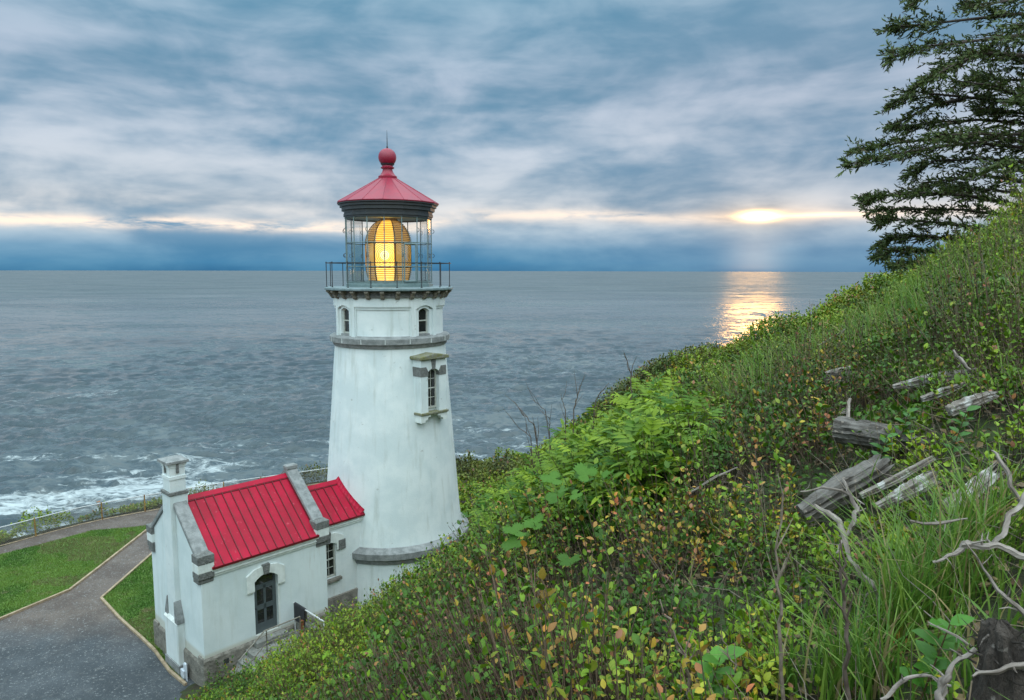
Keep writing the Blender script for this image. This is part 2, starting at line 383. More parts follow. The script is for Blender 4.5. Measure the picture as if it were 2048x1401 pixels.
def ground(x, y, cliff=True):
    x = np.asarray(x, float); y = np.asarray(y, float)
    h = hill(x, y)
    # a cut bank keeps the hillside off the walls and the tower
    a = -(x-T[0])*bd[0]-(y-T[1])*bd[1]; b = (x-T[0])*bn_[0]+(y-T[1])*bn_[1]
    dbox = np.hypot(np.maximum(np.maximum(a-8.7, 0), -a), np.maximum(np.abs(b)-1.95, 0))
    dtow = np.maximum(np.hypot(x-T[0], y-T[1])-2.95, 0)
    dd = np.minimum(dbox, dtow)
    bank = ZB+.02+(.52+.5*(1-sstep(a, 1.0, 4.5)))*np.maximum(dd-1.0*sstep(a, 3.0, 5.5)-.3, 0)+1.5*np.maximum(dd-5, 0)
    h = np.minimum(h, bank)
    bench = YARD+.42*sstep(b, 1.2, 2.6)*(1-sstep(a, 8.2, 9.4))+.40*sstep(a, 3.0, -1.0)*sstep(b, -3, 2)
    k_ = .5; h = np.maximum(h, bench)+k_*np.exp(-np.abs(h-bench)/k_)*.12
    h = np.where(bench > h-.02, bench, h)
    h = np.where((b < 1.6) & (a > -4) & (hill(x, y) < bench+.1), bench, h)
    if cliff:
        e = y-edgeY(x)
        h = np.where(e > 0, np.maximum(h-e*2.0-sstep(e, 0, 2)*1.0, SEA-3), h)
    return h
def pick(px, py, up=0.0, tmax=90):
    r = ray(px, py); r = r/np.linalg.norm(r); t = np.arange(.8, tmax, .03)
    P_ = r[None]*t[:, None]; g = ground(P_[:, 0], P_[:, 1])+up
    i = np.argmax(P_[:, 2] < g)
    if P_[i, 2] >= g[i]: i = len(t)-1
    p = P_[i].copy(); p[2] = g[i]-up; return p

# ------------------------------------------------------------------ ground, sea
def grid_mesh(name, xs, ys, zf, mat, kind='structure'):
    X, Y = np.meshgrid(xs, ys); Z = zf(X, Y); n = len(xs)
    v = np.stack([X, Y, Z], -1).reshape(-1, 3)
    i, j = np.meshgrid(np.arange(len(xs)-1), np.arange(len(ys)-1)); q = (j*n+i).ravel()
    f = np.stack([q, q+1, q+n+1, q+n], -1)
    o = npmesh(name, v, f, mat, smooth=True); o['kind'] = kind; return o
M['soil'] = pmat('dark_soil', (.030, .024, .013), (.040, .060, .014), 2.3, .95, 1.0, 6, .08)
xs = np.concatenate([np.arange(-90, -34, 1.4), np.arange(-34, 34, .3), np.arange(34, 92, 1.4)])
ys = np.concatenate([np.arange(-30, -3, 1.5), np.arange(-3, 66, .3), np.arange(66, 125, 1.5)])
grid_mesh('ground', xs, ys, ground, 'soil')

def seamat():
    m, n, b = newmat('sea_water'); g = n.node('ShaderNodeNewGeometry').outputs['Position']
    s = n.node('ShaderNodeSeparateXYZ'); n.l.new(g, s.inputs[0]); x, y = V(n, s.outputs[0]), V(n, s.outputs[1])
    dist = n.math('SQRT', x*x+y*y)
    # swell runs towards the shore: long crests across the view
    v1 = n.xyz(x*.55+y*.12, y*1.0-x*.1, 0.0)
    ch = n.noise(v1, .16, 4, .62, .5)
    # wave slopes at several sizes, used directly as the facing of the water
    sx = sy = 0.0
    for sc, det, ax_, ay_ in ((.0045, 3, .10, .45), (.012, 3, .15, .55), (.035, 3, .30, .80), (.10, 3, .60, 1.0), (.30, 3, .8, 1.1), (.9, 3, .5, .6)):
        nn_ = n.node('ShaderNodeTexNoise'); n.put(nn_.inputs['Vector'], v1); nn_.inputs['Scale'].default_value = sc; nn_.inputs['Detail'].default_value = det
        nn_.inputs['Roughness'].default_value = .6; nn_.inputs['Distortion'].default_value = .4
        sp = n.node('ShaderNodeSeparateXYZ'); n.l.new(nn_.outputs['Color'], sp.inputs[0])
        sx = sx+(V(n, sp.outputs[0])-.5)*ax_; sy = sy+(V(n, sp.outputs[1])-.5)*ay_
    nm_ = n.node('ShaderNodeVectorMath', operation='NORMALIZE'); calm = 1.0-n.smooth(y, 3200, 8000)*.55
    n.put(nm_.inputs[0], n.xyz(sx*calm*(1.0-n.smooth(dist, 500, 4500)*.35), sy*calm*(1.0-n.smooth(dist, 500, 4500)*.35), 1.0))
    patch = n.smooth(n.noise(n.xyz(x*.35, y, 0.0), .006, 4, .6, .6), .35, .68)
    # foam: streaks and surf inside the first few hundred metres
    surf = n.noise(n.xyz(x*.30+y*.05, y*1.0, 0.0), .028, 5, .6, 1.2)
    lace = n.noise(v1, .42, 6, .72, 1.0)
    near = n.smooth(dist, 330, 170)
    fo = n.smooth(surf+near*.20+(lace-.5)*.48, .655, .80)*n.smooth(dist, 900, 240)
    caps = n.smooth(ch*.6+lace*.5, .705, .76)*n.smooth(dist, 1500, 300)*.35
    fo = n.math('MINIMUM', fo*.62+caps, 1.0)
    deep = n.mix(patch, (.048, .068, .078), (.084, .104, .112))
    n.put(b.inputs['Base Color'], n.mix(fo, deep, (.62, .68, .70)))
    farr = n.smooth(dist, 250, 2600)
    rpn = n.noise(n.xyz(x*.5, y, 0.0), .010, 5, .7, .5)
    n.put(b.inputs['Roughness'], n.math('MINIMUM', .16+fo*.6+farr*(.16+n.smooth(rpn, .35, .65)*.16), 1.0)); b.inputs['IOR'].default_value = 1.34
    n.l.new(nm_.outputs[0], b.inputs['Normal'])
    return m
M['sea'] = seamat()
def sea_mesh():
    # swell: many trains of waves, the finer ones only where the mesh can carry them
    ir = np.linspace(1/128., 1/1300., 640); r = 1/ir; a = np.radians(np.linspace(-52, 50, 1700)); Rr, A = np.meshgrid(r, a, indexing='ij')
    X = Rr*np.sin(A); Y = Rr*np.cos(A); sp_ = np.gradient(r)[:, None]; Z = np.zeros_like(X); g = np.random.default_rng(3)
    for i in range(64):
        lam = 2.2*(34/2.2)**(i/63.); th = math.radians(96+g.normal(0, 30)); kx, ky = math.cos(th)*2*math.pi/lam, math.sin(th)*2*math.pi/lam
        amp = lam*.0125*(1.0 if lam < 9 else (9/lam)**1.15); Z += amp*np.clip(lam/(2.6*sp_)-.6, 0, 1)*np.sin(kx*X+ky*Y+g.random()*6.28)
    Z = Z+.12*np.abs(Z); Z *= (1-sstep(Rr, 1000, 1290)); v = np.stack([X, Y, Z+SEA], -1).reshape(-1, 3); nA, nR = len(a), len(r)
    i, j = np.meshgrid(np.arange(nR-1), np.arange(nA-1), indexing='ij'); q = (i*nA+j).ravel(); f = np.stack([q, q+1, q+nA+1, q+nA], -1)
    rr = [(2, -4.), (60, -4.), (400, -4.), (1150, -4.), (1285, -.01), (2000, 0), (8000, 0), (27500, 0)]; sg = 144; vs = []
    for r_, z_ in rr: vs += [(r_*math.cos(2*math.pi*k_/sg), r_*math.sin(2*math.pi*k_/sg), SEA+z_) for k_ in range(sg)]
    f2 = np.array([(i*sg+k_, (i+1)*sg+k_, (i+1)*sg+(k_+1) % sg, i*sg+(k_+1) % sg) for i in range(len(rr)-1) for k_ in range(sg)])+len(v)
    o = npmesh('sea', np.concatenate([v, np.array(vs)]), np.concatenate([f, f2]), 'sea', smooth=True); o['kind'] = 'structure'
sea_mesh()

# yard surfaces
def yz(px, py, dz=0.0): p = atz(px, py, YARD); return (p[0], p[1], YARD+dz)
def asphalt():
    m, n, b = newmat('worn_asphalt_and_gravel'); oc = n.node('ShaderNodeTexCoord').outputs['Object']
    s = n.node('ShaderNodeSeparateXYZ'); n.l.new(oc, s.inputs[0]); x, y = V(n, s.outputs[0]), V(n, s.outputs[1])
    t = n.smooth(y+(n.noise(oc, .5, 3)-.5)*4, 21.5, 25.5)
    a = n.mix(n.smooth(n.noise(oc, .7, 5), .35, .7), (.036, .044, .052), (.068, .078, .088))
    gcol = n.mix(n.smooth(n.noise(oc, 1.2, 5), .35, .7), (.090, .066, .054), (.135, .105, .088))
    c = n.mix(t, a, gcol)
    c = n.mix(n.smooth(n.noise(oc, 13, 4, .75), .56, .68)*.60, c, (.36, .37, .37))
    c = n.mix(n.smooth(n.noise(oc, 3.2, 6, .7), .52, .72)*.35, c, (.20, .20, .19))
    c = n.mix(n.smooth(n.noise(oc, 34, 2, .7), .54, .64)*.7, c, (.02, .022, .026))
    n.put(b.inputs['Base Color'], c); b.inputs['Roughness'].default_value = .8
    bp = n.node('ShaderNodeBump'); bp.inputs['Strength'].default_value = .8; bp.inputs['Distance'].default_value = .02
    n.put(bp.inputs['Height'], n.noise(oc, 25, 4, .7)); n.l.new(bp.outputs[0], b.inputs['Normal'])
    return m
M['asphalt'] = asphalt()
M['lawn'] = pmat('mown_grass_ground', (.055, .13, .014), (.10, .18, .024), 1.2, .9, .8, 30, .03, spots=((.15, .14, .06), 2.2, .56, .72))
def sheet(name, pts, z, mat, thick=0, sub=0):
    mb = MB(); n = len(pts)
    mb.add([(p[0], p[1], z) for p in pts], [tuple(range(n))]); return mb.build(name, mat, kind='structure')
fence_px = [(-260, 1150), (-120, 1122), (0, 1095), (93, 1066), (190, 1041), (284, 1025), (325, 1018), (420, 1000), (500, 988), (600, 974), (655, 965), (760, 950), (900, 940)]
FP = [yz(*p) for p in fence_px]
yard = [(p[0], p[1]) for p in FP]+[(2, 33), (-1.5, 30), (-3, 24), (-5.5, 20.5), (-7, 18.2), (-7, 14), (-26, 10), (-34, 17)]
sheet('path', yard, YARD+.004, 'asphalt')
L1 = [yz(*p) for p in [(-150, 1160), (-60, 1131), (0, 1110.5), (74, 1092), (186, 1062), (260, 1056.6), (308.6, 1050), (208, 1129), (137.5, 1183), (0, 1240.6), (-150, 1300)]]
L2 = [yz(*p) for p in [(308.6, 1105.6), (202.6, 1198.6), (238, 1237), (279, 1274), (310, 1304), (340, 1345), (372, 1372)]]
L2 += [tuple(loc(8.9, .9, -.42)), tuple(loc(8.75, -1.2, -.42)), tuple(loc(8.3, -2.4, -.42)), tuple(loc(5.5, -2.4, -.42))]
l1 = sheet('lawn', L1, YARD+.03, 'lawn'); l2 = sheet('lawn_by_building', L2, YARD+.03, 'lawn')
l2.name = 'lawn.001'
def inpoly(x, y, P_):
    P_ = np.asarray(P_)[:, :2]; ins = np.zeros(np.shape(x), bool); j = len(P_)-1
    for i in range(len(P_)):
        xi, yi = P_[i]; xj, yj = P_[j]
        c = ((yi > y) != (yj > y)) & (x < (xj-xi)*(y-yi)/(yj-yi+1e-12)+xi); ins ^= c; j = i
    return ins
def edging(pts, label, w=.09, h=.09):
    mb = MB()
    for p, q in zip(pts[:-1], pts[1:]):
        p = np.array(p[:2]); q = np.array(q[:2]); L = np.linalg.norm(q-p); u = (q-p)/L; nn = np.array([-u[1], u[0]])*w/2
        k_ = max(1, int(L/2.4))
        for i in range(k_):
            a_ = p+u*(L*i/k_+.006); b_ = p+u*(L*(i+1)/k_-.006); z0 = YARD-.05; z1 = YARD+h+random.uniform(-.012, .012)
            mb.prism([(*(a_-nn), z0), (*(b_-nn), z0), (*(b_+nn), z0), (*(a_+nn), z0)], [(*(a_-nn), z1), (*(b_-nn), z1), (*(b_+nn), z1), (*(a_+nn), z1)])
    o = mb.build('timber_edging', 'timber', bevel=.008); tag(o, label, 'path edging', 'timber edging strips round the lawns')
edging(L1[6:], 'pale timber edging along the large lawn beside the path')
edging(L2[:7], 'pale timber edging round the corner of the small lawn by the building')
def blades(n, xy, z, hgt, wid, cols, lean=.4):
    "n single curved grass blades, four points each"
    a = RG.random(n)*2*np.pi; h = hgt*(.6+.8*RG.random(n)); ln = lean*RG.random(n)*h; d_ = np.stack([np.cos(a), np.sin(a)], -1)
    s_ = np.stack([-d_[:, 1], d_[:, 0]], -1)*wid*.5; v = np.zeros((n, 4, 3))
    v[:, 0, :2] = xy-s_; v[:, 1, :2] = xy+s_; v[:, 2, :2] = xy+s_*.6+d_*ln[:, None]*.5; v[:, 3, :2] = xy+d_*ln[:, None]
    v[:, :2, 2] = z[:, None]; v[:, 2, 2] = z+h*.6; v[:, 3, 2] = z+h
    f = np.arange(n*4).reshape(n, 4)
    return v.reshape(-1, 3), f, np.repeat(cols, 4, 0)
for nm, P_, cnt in (('lawn_grass', L1, 60000), ('lawn_grass', L2, 30000)):
    A = np.array(P_)[:, :2]; xy = RG.random((cnt*3, 2))*(A.max(0)-A.min(0))+A.min(0); xy = xy[inpoly(xy[:, 0], xy[:, 1], A)][:cnt]
    n_ = len(xy); t_ = fbm(xy[:, 0], xy[:, 1], 1.6, 2)[:, None]; t_ = sstep(t_, .3, .7); wn = (fbm(xy[:, 0], xy[:, 1], 2.6, 40, 4) > .60); c_ = np.array([.045, .13, .010])*(1-t_)+np.array([.14, .23, .03])*t_
    c_ = c_*(.7+.6*RG.random((n_, 1)))
    c_[wn] = np.array([.17, .17, .06])*(.7+.5*RG.random((wn.sum(), 1)))
    pale = RG.random(n_) < .03; c_[pale] = (.28, .30, .18)
    v, f, t = blades(n_, xy, np.full(n_, YARD+.03), .05, .016, c_, .9)
    o = npmesh(nm, v, f, 'grass', t); tag(o, kind='stuff', label='short mown grass of the lawn', cat='grass')

# ------------------------------------------------------------------ lighthouse (local frame: x runs along the workroom, y faces the hillside, z up from the tower floor)
LH = tag(empty('lighthouse', (T[0], T[1], ZB), ROTB), 'tall white round lighthouse tower with glowing lens and red lantern roof', 'lighthouse')
WR = tag(empty('workroom_building', (T[0], T[1], ZB), ROTB), 'small white stuccoed building with bright red metal roof joined to the tower', 'building')
D2 = math.pi/180
def cyl(p, z, r): return (r*math.cos(p*D2), r*math.sin(p*D2), z)
def cylext(mb, poly, r0, r1, mi=0): mb.prism([cyl(p, z, r0) for p, z in poly], [cyl(p, z, r1) for p, z in poly], mi)
def curved(mb, p0, p1, z0, z1, r0, r1, mi=0, st=4.0):
    n = max(1, int(math.ceil((p1-p0)/st))); ring = []
    vs = []
    for i in range(n+1):
        p = p0+(p1-p0)*i/n; vs += [cyl(p, z0, r0), cyl(p, z0, r1), cyl(p, z1, r1), cyl(p, z1, r0)]
    fs = [(0, 3, 2, 1), (4*n, 4*n+1, 4*n+2, 4*n+3)]
    for i in range(n):
        for k in range(4): fs.append((4*i+k, 4*i+(k+1) % 4, 4*(i+1)+(k+1) % 4, 4*(i+1)+k))
    mb.add(vs, fs, mi)
def tR(z): return 2.745-(z-2.1)*.0795+.03*max(0, 1-(z-2.1)/1.2)**2
mb = MB(); mb.lathe([(tR(2.0), 2.0)]+[(tR(z), z) for z in np.arange(2.1, 9.7, .38)]+[(tR(9.7), 9.7)], 96); mb.build('tower_wall', 'white', LH, smooth=40)
mb = MB(); mb.lathe([(3.0, -.8), (2.96, .3), (2.86, 1.62)], 96); mb.build('plinth', 'white', LH, smooth=40)
mb = MB(); mb.lathe([(2.84, 1.52), (2.92, 1.54), (2.96, 1.64), (2.98, 1.74), (3.06, 1.75), (3.07, 1.98), (3.05, 2.0), (2.72, 2.15)], 96); mb.build('base_ledge', 'stone', LH, smooth=30)
mb = MB(); mb.lathe([(2.1, 9.46), (2.2, 9.48), (2.23, 9.56), (2.24, 9.62), (2.33, 9.64), (2.34, 9.84), (2.31, 9.87), (2.0, 9.95)], 96)
for k in range(16): curved(mb, k*22.5+3, k*22.5+3.5, 9.66, 9.83, 2.3, 2.346, 1)
mb.build('stone_belt', ['stone', 'white2'], LH, smooth=30)
# watch room drum with recessed panels and windows
mb = MB(); zt = 11.36
for q in range(4):
    o = q*90
    curved(mb, o-16, o-11, 9.9, zt, 1.9, 2.17); curved(mb, o+11, o+16, 9.9, zt, 1.9, 2.17)
    curved(mb, o-11, o-7, 9.9, 10.92, 1.9, 2.10); curved(mb, o+7, o+11, 9.9, 10.92, 1.9, 2.10)
    for a, b, r, zb_, rise in ((-11, 11, 2.17, 10.92, .14), (-7, 7, 2.10, 10.86, .10)):
        n = 8
        for i in range(n):
            p0 = a+(b-a)*i/n; p1 = a+(b-a)*(i+1)/n; arc = lambda p: zb_+rise*max(0, 1-(p/b)**2)
            cylext(mb, [(o+p0, arc(p0)), (o+p1, arc(p1)), (o+p1, zt), (o+p0, zt)], 1.9, r)
    curved(mb, o-7, o+7, 9.9, 9.99, 1.9, 2.12, 1)
    curved(mb, o+16, o+74, 9.9, 11.02, 1.9, 2.075)
    curved(mb, o+16, o+74, 11.02, zt, 1.9, 2.17)
    curved(mb, o+16.01, o+73.99, 10.98, 11.02, 2.0, 2.14); curved(mb, o+16.01, o+73.99, 10.92, 10.98, 2.0, 2.12)
    curved(mb, o+16, o+17, 9.9, 10.92, 2.0, 2.13); curved(mb, o+73, o+74, 9.9, 10.92, 2.0, 2.13)
    mb.add([cyl(o-8, 9.9, 1.92), cyl(o+8, 9.9, 1.92), cyl(o+8, zt, 1.92), cyl(o-8, zt, 1.92)], [(0, 1, 2, 3)])
mb.lathe([(1.9, 9.9), (1.9, zt)], 48)
mb.build('drum_wall', ['white', 'stone'], LH)
def window(parent, name, cx, y, z0, z1, wd, cols, rows, fr=.05, mun=.022, depth=.05, arch=0, angle=None, sash=True):
    "frame plus pane facing +y at local y; optional turn about the tower axis"
    f = MB(); p = MB(); x0, x1 = cx-wd/2, cx+wd/2
    def B(mb, a0, yy0, c0, a1, yy1, c1): mb.box(a0, yy0, c0, a1, yy1, c1)
    B(f, x0, y, z0, x0+fr, y+depth, z1); B(f, x1-fr, y, z0, x1, y+depth, z1)
    B(f, x0+fr, y, z0, x1-fr, y+depth, z0+fr*1.3)
    if arch:
        n = 8; arc = lambda t: z1-arch-fr+arch*max(0, 1-(2*t-1)**2)
        for i in range(n):
            t0, t1 = i/n, (i+1)/n; xa, xb = x0+fr+(x1-x0-2*fr)*t0, x0+fr+(x1-x0-2*fr)*t1
            f.ext([(xa, arc(t0)), (xb, arc(t1)), (xb, z1+.02), (xa, z1+.02)], 1, y, y+depth)
    else: B(f, x0+fr, y, z1-fr, x1-fr, y+depth, z1)
    zm = (z0+z1)/2
    if sash: B(f, x0+fr, y+.004, zm-.022, x1-fr, y+depth*.8, zm+.022)
    for i in range(1, cols):
        xx = x0+fr+(x1-x0-2*fr)*i/cols; B(f, xx-mun/2, y+.006, z0+fr, xx+mun/2, y+depth*.6, z1-fr*.5)
    for j in range(1, rows):
        if sash and j*2 == rows: continue
        zz = z0+fr+(z1-z0-2*fr)*j/rows; B(f, x0+fr, y+.008, zz-mun/2, x1-fr, y+depth*.55, zz+mun/2)
    p.box(x0+.01, y-.02, z0+.01, x1-.01, y+.003, z1)
    fo = f.build(name, 'frame_g', parent); po = p.build('pane', 'pane', fo)
    if angle is not None: fo.rotation_euler.z = angle
    return fo
for q in range(4): window(LH, 'window', 0, 1.95, 10.0, 10.97, .47, 1, 2, .045, angle=(q-1)*math.pi/2, arch=.10)
# gallery
mb = MB(); mb.lathe([(2.12, 11.36), (2.24, 11.36), (2.24, 11.44), (2.2, 11.46), (2.2, 11.62), (2.3, 11.63)], 64); mb.build('bracket_course', 'stone_dark', LH, smooth=30)
M['bracket'] = pmat('brown_weathered_stone', (.27, .245, .20), (.13, .115, .09), 9, .9, .8, 22, .02)
for k in range(26):
    mb = MB(); hw = .075; A = [(2.18, 11.60), (2.44, 11.60), (2.44, 11.53), (2.38, 11.50), (2.33, 11.44), (2.29, 11.36), (2.24, 11.30), (2.15, 11.30)]
    mb.prism([(r, -hw, z) for r, z in A], [(r, hw, z) for r, z in A]); o = mb.build('bracket', 'bracket', LH, bevel=.012); o.rotation_euler.z = 2*math.pi*(k+.35)/26
mb = MB(); mb.lathe([(1.5, 11.61), (2.47, 11.61), (2.49, 11.64), (2.49, 11.70), (2.46, 11.725), (1.5, 11.735)], 64); mb.build('gallery_deck', 'deck', LH, smooth=30)
RAIL = empty('gallery_railing', (0, 0, 0)); RAIL.parent = LH
mb = MB(); mb.lathe([(2.385, 12.62), (2.42, 12.62), (2.42, 12.65), (2.385, 12.65), (2.385, 12.62)], 64); mb.build('top_rail', 'iron', RAIL)
for k in range(16):
    a = 2*math.pi*(k/16)+37*D2; mb = MB(); x, y = 2.40*math.cos(a), 2.40*math.sin(a)
    mb.tube([(x, y, 11.70), (x, y, 12.62)], .016, 6); mb.tube([(x, y, 12.62), (x, y, 12.68)], .026, 6); mb.tube([(x, y, 11.72), (x, y, 11.75)], .04, 6)
    mb.build('post', 'iron', RAIL)
# lantern
OF = 2.5*D2
def ngon(prof, mb, seg=16, mi=0): mb.lathe(prof, seg, mi, a0=OF)
LA = empty('lantern', (0, 0, 0)); LA.parent = LH
mb = MB(); ngon([(1.55, 11.72), (1.70, 11.72), (1.70, 11.84), (1.66, 11.86), (1.66, 11.90), (1.56, 11.90)], mb); mb.build('lantern_curb', 'teal', LA)
mb = MB()
for k in range(16):
    a = OF+2*math.pi*k/16; x, y = 1.655*math.cos(a), 1.655*math.sin(a); mb.tube([(x, y, 11.88), (x, y, 14.38)], .024, 4)
for z in (12.50, 13.40, 14.33, 11.92):
    for k in range(16):
        a = OF+2*math.pi*k/16; b = a+2*math.pi/16
        mb.tube([(1.65*math.cos(a), 1.65*math.sin(a), z), (1.65*math.cos(b), 1.65*math.sin(b), z)], .017, 4)
mb.build('lantern_frame', 'teal', LA)
for k in range(16):
    a = OF+2*math.pi*k/16; b = a+2*math.pi/16; r = 1.645; mb = MB()
    mb.add([(r*math.cos(a), r*math.sin(a), 11.9), (r*math.cos(b), r*math.sin(b), 11.9), (r*math.cos(b), r*math.sin(b), 14.34), (r*math.cos(a), r*math.sin(a), 14.34)], [(0, 1, 2, 3)])
    mb.build('glass_pane', 'glass', LA)
for k in range(16):
    a = OF+2*math.pi*k/16
    for z in (12.93, 13.87):
        mb = MB(); pts = []
        for j in range(9):
            t = -1.5+3.0*j/8; pts.append(((1.69+.075*math.cos(t))*math.cos(a), (1.69+.075*math.cos(t))*math.sin(a), z+.075*math.sin(t)))
        mb.tube(pts, .011, 5); mb.build('handhold', 'iron', LA)
# service door in one lantern bay
mb = MB(); ia = OF+2*math.pi*3/16; ib = ia+2*math.pi/16; r = 1.675
def bay(t, z): 
    p = Vector((r*math.cos(ia), r*math.sin(ia), z)); q = Vector((r*math.cos(ib), r*math.sin(ib), z)); return p.lerp(q, t)
for (t0, z0, t1, z1) in ((.12, 11.95, .12, 13.34), (.88, 11.95, .88, 13.34), (.12, 13.34, .88, 13.34), (.12, 11.95, .88, 11.95)): mb.tube([bay(t0, z0), bay(t1, z1)], .035, 4)
mb.build('service_door', 'teal', LA)
mb = MB(); ngon([(1.50, 14.34), (1.69, 14.34), (1.69, 14.40), (1.73, 14.41), (1.73, 14.50), (1.71, 14.52), (1.71, 14.60), (1.80, 14.62), (1.80, 14.74), (1.87, 14.76), (1.87, 14.84), (1.94, 14.86), (1.94, 14.925)], mb)
mb.build('cornice', 'iron', LA)
mb = MB(); ngon([(1.955, 14.90), (1.965, 14.935), (.35, 15.89), (.33, 15.93)], mb)
for k in range(16):
    a = OF+2*math.pi*k/16; mb.tube([(1.962*math.cos(a), 1.962*math.sin(a), 14.94), (.35*math.cos(a), .35*math.sin(a), 15.895)], .011, 4)
mb.build('roof', 'red_old', LA)
mb = MB(); ngon([(0.02, 14.36), (1.55, 14.36)], mb); mb.build('ceiling', pmat('pale_ceiling', (.45, .5, .5), None, 3, .6), LA)
mb = MB(); mb.lathe([(.345, 15.87), (.36, 15.90), (.36, 15.97), (.31, 16.0), (.27, 16.04), (.21, 16.14), (.185, 16.22), (.19, 16.25), (.25, 16.27), (.26, 16.31), (.21, 16.34), (.20, 16.40)], 32)
mb.build('vent_neck', 'red_old', LA, smooth=35)
mb = MB(); mb.lathe([(.19, 16.37), (.245, 16.40), (.27, 16.45), (.2, 16.46)], 24); mb.build('vent_grille', 'iron', LA)
mb = MB(); mb.lathe([(.345*math.cos(t), 16.69+.345*math.sin(t)) for t in np.linspace(-.78, 1.5707, 18)], 32); mb.build('vent_ball', 'red_old', LA, smooth=True)
mb = MB(); mb.lathe([(.035, 17.0), (.035, 17.1), (.018, 17.12), (.016, 17.3), (.004, 17.72), (0.001, 17.73)], 8); mb.build('lightning_rod', 'iron', LA)
# fresnel lens: eight panels
LE = empty('fresnel_lens', (0, 0, 0)); LE.parent = LH
def lens_panel(k):
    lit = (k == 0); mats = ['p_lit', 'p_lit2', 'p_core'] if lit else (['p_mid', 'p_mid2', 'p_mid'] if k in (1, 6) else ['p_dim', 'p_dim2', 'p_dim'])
    PW = 360/7; c = 42+PW*k; mid = k in (1, 6); root = empty('lens_panel', (0, 0, 0)); root.parent = LE
    def pt(dp, r, z): a = (c+dp)*D2; return (r*math.cos(a), r*math.sin(a), z)
    def arcs(name, zs, rf):
        mb = MB()
        for z0, z1 in zip(zs[:-1], zs[1:]):
            r0, r1 = rf(z0), rf(z1); h = z1-z0; n = 6; vs = []
            for i in range(n+1):
                dp = -23.6+47.2*i/n; vs += [pt(dp, r0+.012, z0), pt(dp, r0+.05, z0+h*.15), pt(dp, r1+.02, z0+h*.62), pt(dp, r1-.03, z1)]
            fs = []; 
            for i in range(n): fs += [(4*i+j, 4*i+4+j, 4*i+5+j, 4*i+1+j) for j in range(3)]
            s0 = len(mb.f); mb.add(vs, fs, 0)
            for q in range(s0, len(mb.f)): mb.m[q] = (1, 0, 1)[(q-s0) % 3]
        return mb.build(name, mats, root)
    arcs('upper_prisms', list(np.linspace(13.42, 14.28, 13)), lambda z: .86*math.sqrt(max(.13, 1-((z-13.35)/1.02)**2)))
    arcs('lower_prisms', list(np.linspace(11.97, 12.46, 8)), lambda z: .86-.10*((12.46-z)/.5)**1.3)
    mb = MB(); nr = 9; R0 = .58; sg = 40; ca, sa = math.cos(c*D2), math.sin(c*D2); rc = .80
    def q(rr_, t, h):
        x = max(-.355, min(.355, rr_*math.cos(t))); z = max(-.455, min(.455, rr_*math.sin(t)))
        return ((rc+h)*ca-x*sa, (rc+h)*sa+x*ca, 12.93+z)
    for i in range(nr):
        ra, rb = R0*i/nr, R0*(i+1)/nr; rm = ra+(rb-ra)*.68
        for j in range(sg):
            t0, t1 = 2*math.pi*j/sg, 2*math.pi*(j+1)/sg
            mb.add([q(ra, t0, .05), q(rm, t0, .035), q(rm, t1, .035), q(ra, t1, .05)], [(0, 1, 2, 3)], 2 if i < 3 else 0)
            mb.add([q(rm, t0, .035), q(rb, t0, .0), q(rb, t1, .0), q(rm, t1, .035)], [(0, 1, 2, 3)], 1)
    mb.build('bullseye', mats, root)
    mb = MB()
    for s in (-25.7,):
        pts = [pt(s, (.90-.10*((12.46-z)/.5)**1.3) if z < 12.46 else (.90 if z < 13.42 else .90*math.sqrt(max(.13, 1-((z-13.35)/1.02)**2))), z) for z in np.linspace(11.95, 14.3, 16)]
        mb.tube(pts, .022, 4)
    for z in (12.47, 13.41): mb.tube([pt(-25, .87, z), pt(0, .89, z), pt(25, .87, z)], .018, 4)
    mb.build('brass_frame', 'brass', root)
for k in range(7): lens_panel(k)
mb = MB(); mb.lathe([(.95, 11.86), (.95, 11.95), (.6, 11.96), (.5, 11.74), (.5, 11.7)], 32); mb.build('pedestal', 'teal', LE)
mb = MB(); mb.lathe([(0.01, 14.36), (.36, 14.34), (.33, 14.26), (.02, 14.24)], 24); mb.build('lens_cap', 'brass', LE)
pl = bpy.data.lights.new('lamp', 'POINT'); pl.energy = 1.55; pl.color = (1, .62, .22); pl.shadow_soft_size = .15
po = bpy.data.objects.new('lamp', pl); COL.objects.link(po); po.parent = LE; a = 44*D2; po.location = (1.2*math.cos(a), 1.2*math.sin(a), 12.3); pl.energy = 4
# projecting tower window
DW = empty('dormer', (0, 0, 0)); DW.parent = LH
mb = MB()
mb.box(-.60, 1.95, 7.08, -.27, 2.60, 8.60); mb.box(.27, 1.95, 7.08, .60, 2.60, 8.60)
n = 8
for i in range(n):
    x0, x1 = -.60+1.2*i/n, -.60+1.2*(i+1)/n; arc = lambda x: 8.60+(.13*max(0, 1-(x/.27)**2) if abs(x) < .27 else 0)
xs_ = [-.6, -.27, -.2, -.1, 0, .1, .2, .27, .6]
for x0, x1 in zip(xs_[:-1], xs_[1:]): mb.ext([(x0, arc(x0)), (x1, arc(x1)), (x1, 9.1), (x0, 9.1)], 1, 1.95, 2.60)
mb.box(-.27, 1.9, 7.0, .27, 2.375, 9.0)
mb.build('dormer_wall', 'white', DW)
window(DW, 'window', 0, 2.39, 7.2, 8.72, .52, 2, 4, .05, arch=.10)
mb = MB(); mb.ext([(-.70, 9.08), (.70, 9.08), (.70, 9.19), (0, 9.30), (-.70, 9.19)], 1, 1.9, 2.72); mb.build('hood_stone', 'moss', DW, bevel=.02)
mb = MB(); mb.box(-.68, 1.9, 7.0, .68, 2.68, 7.09); mb.build('sill', 'moss', DW, bevel=.015)
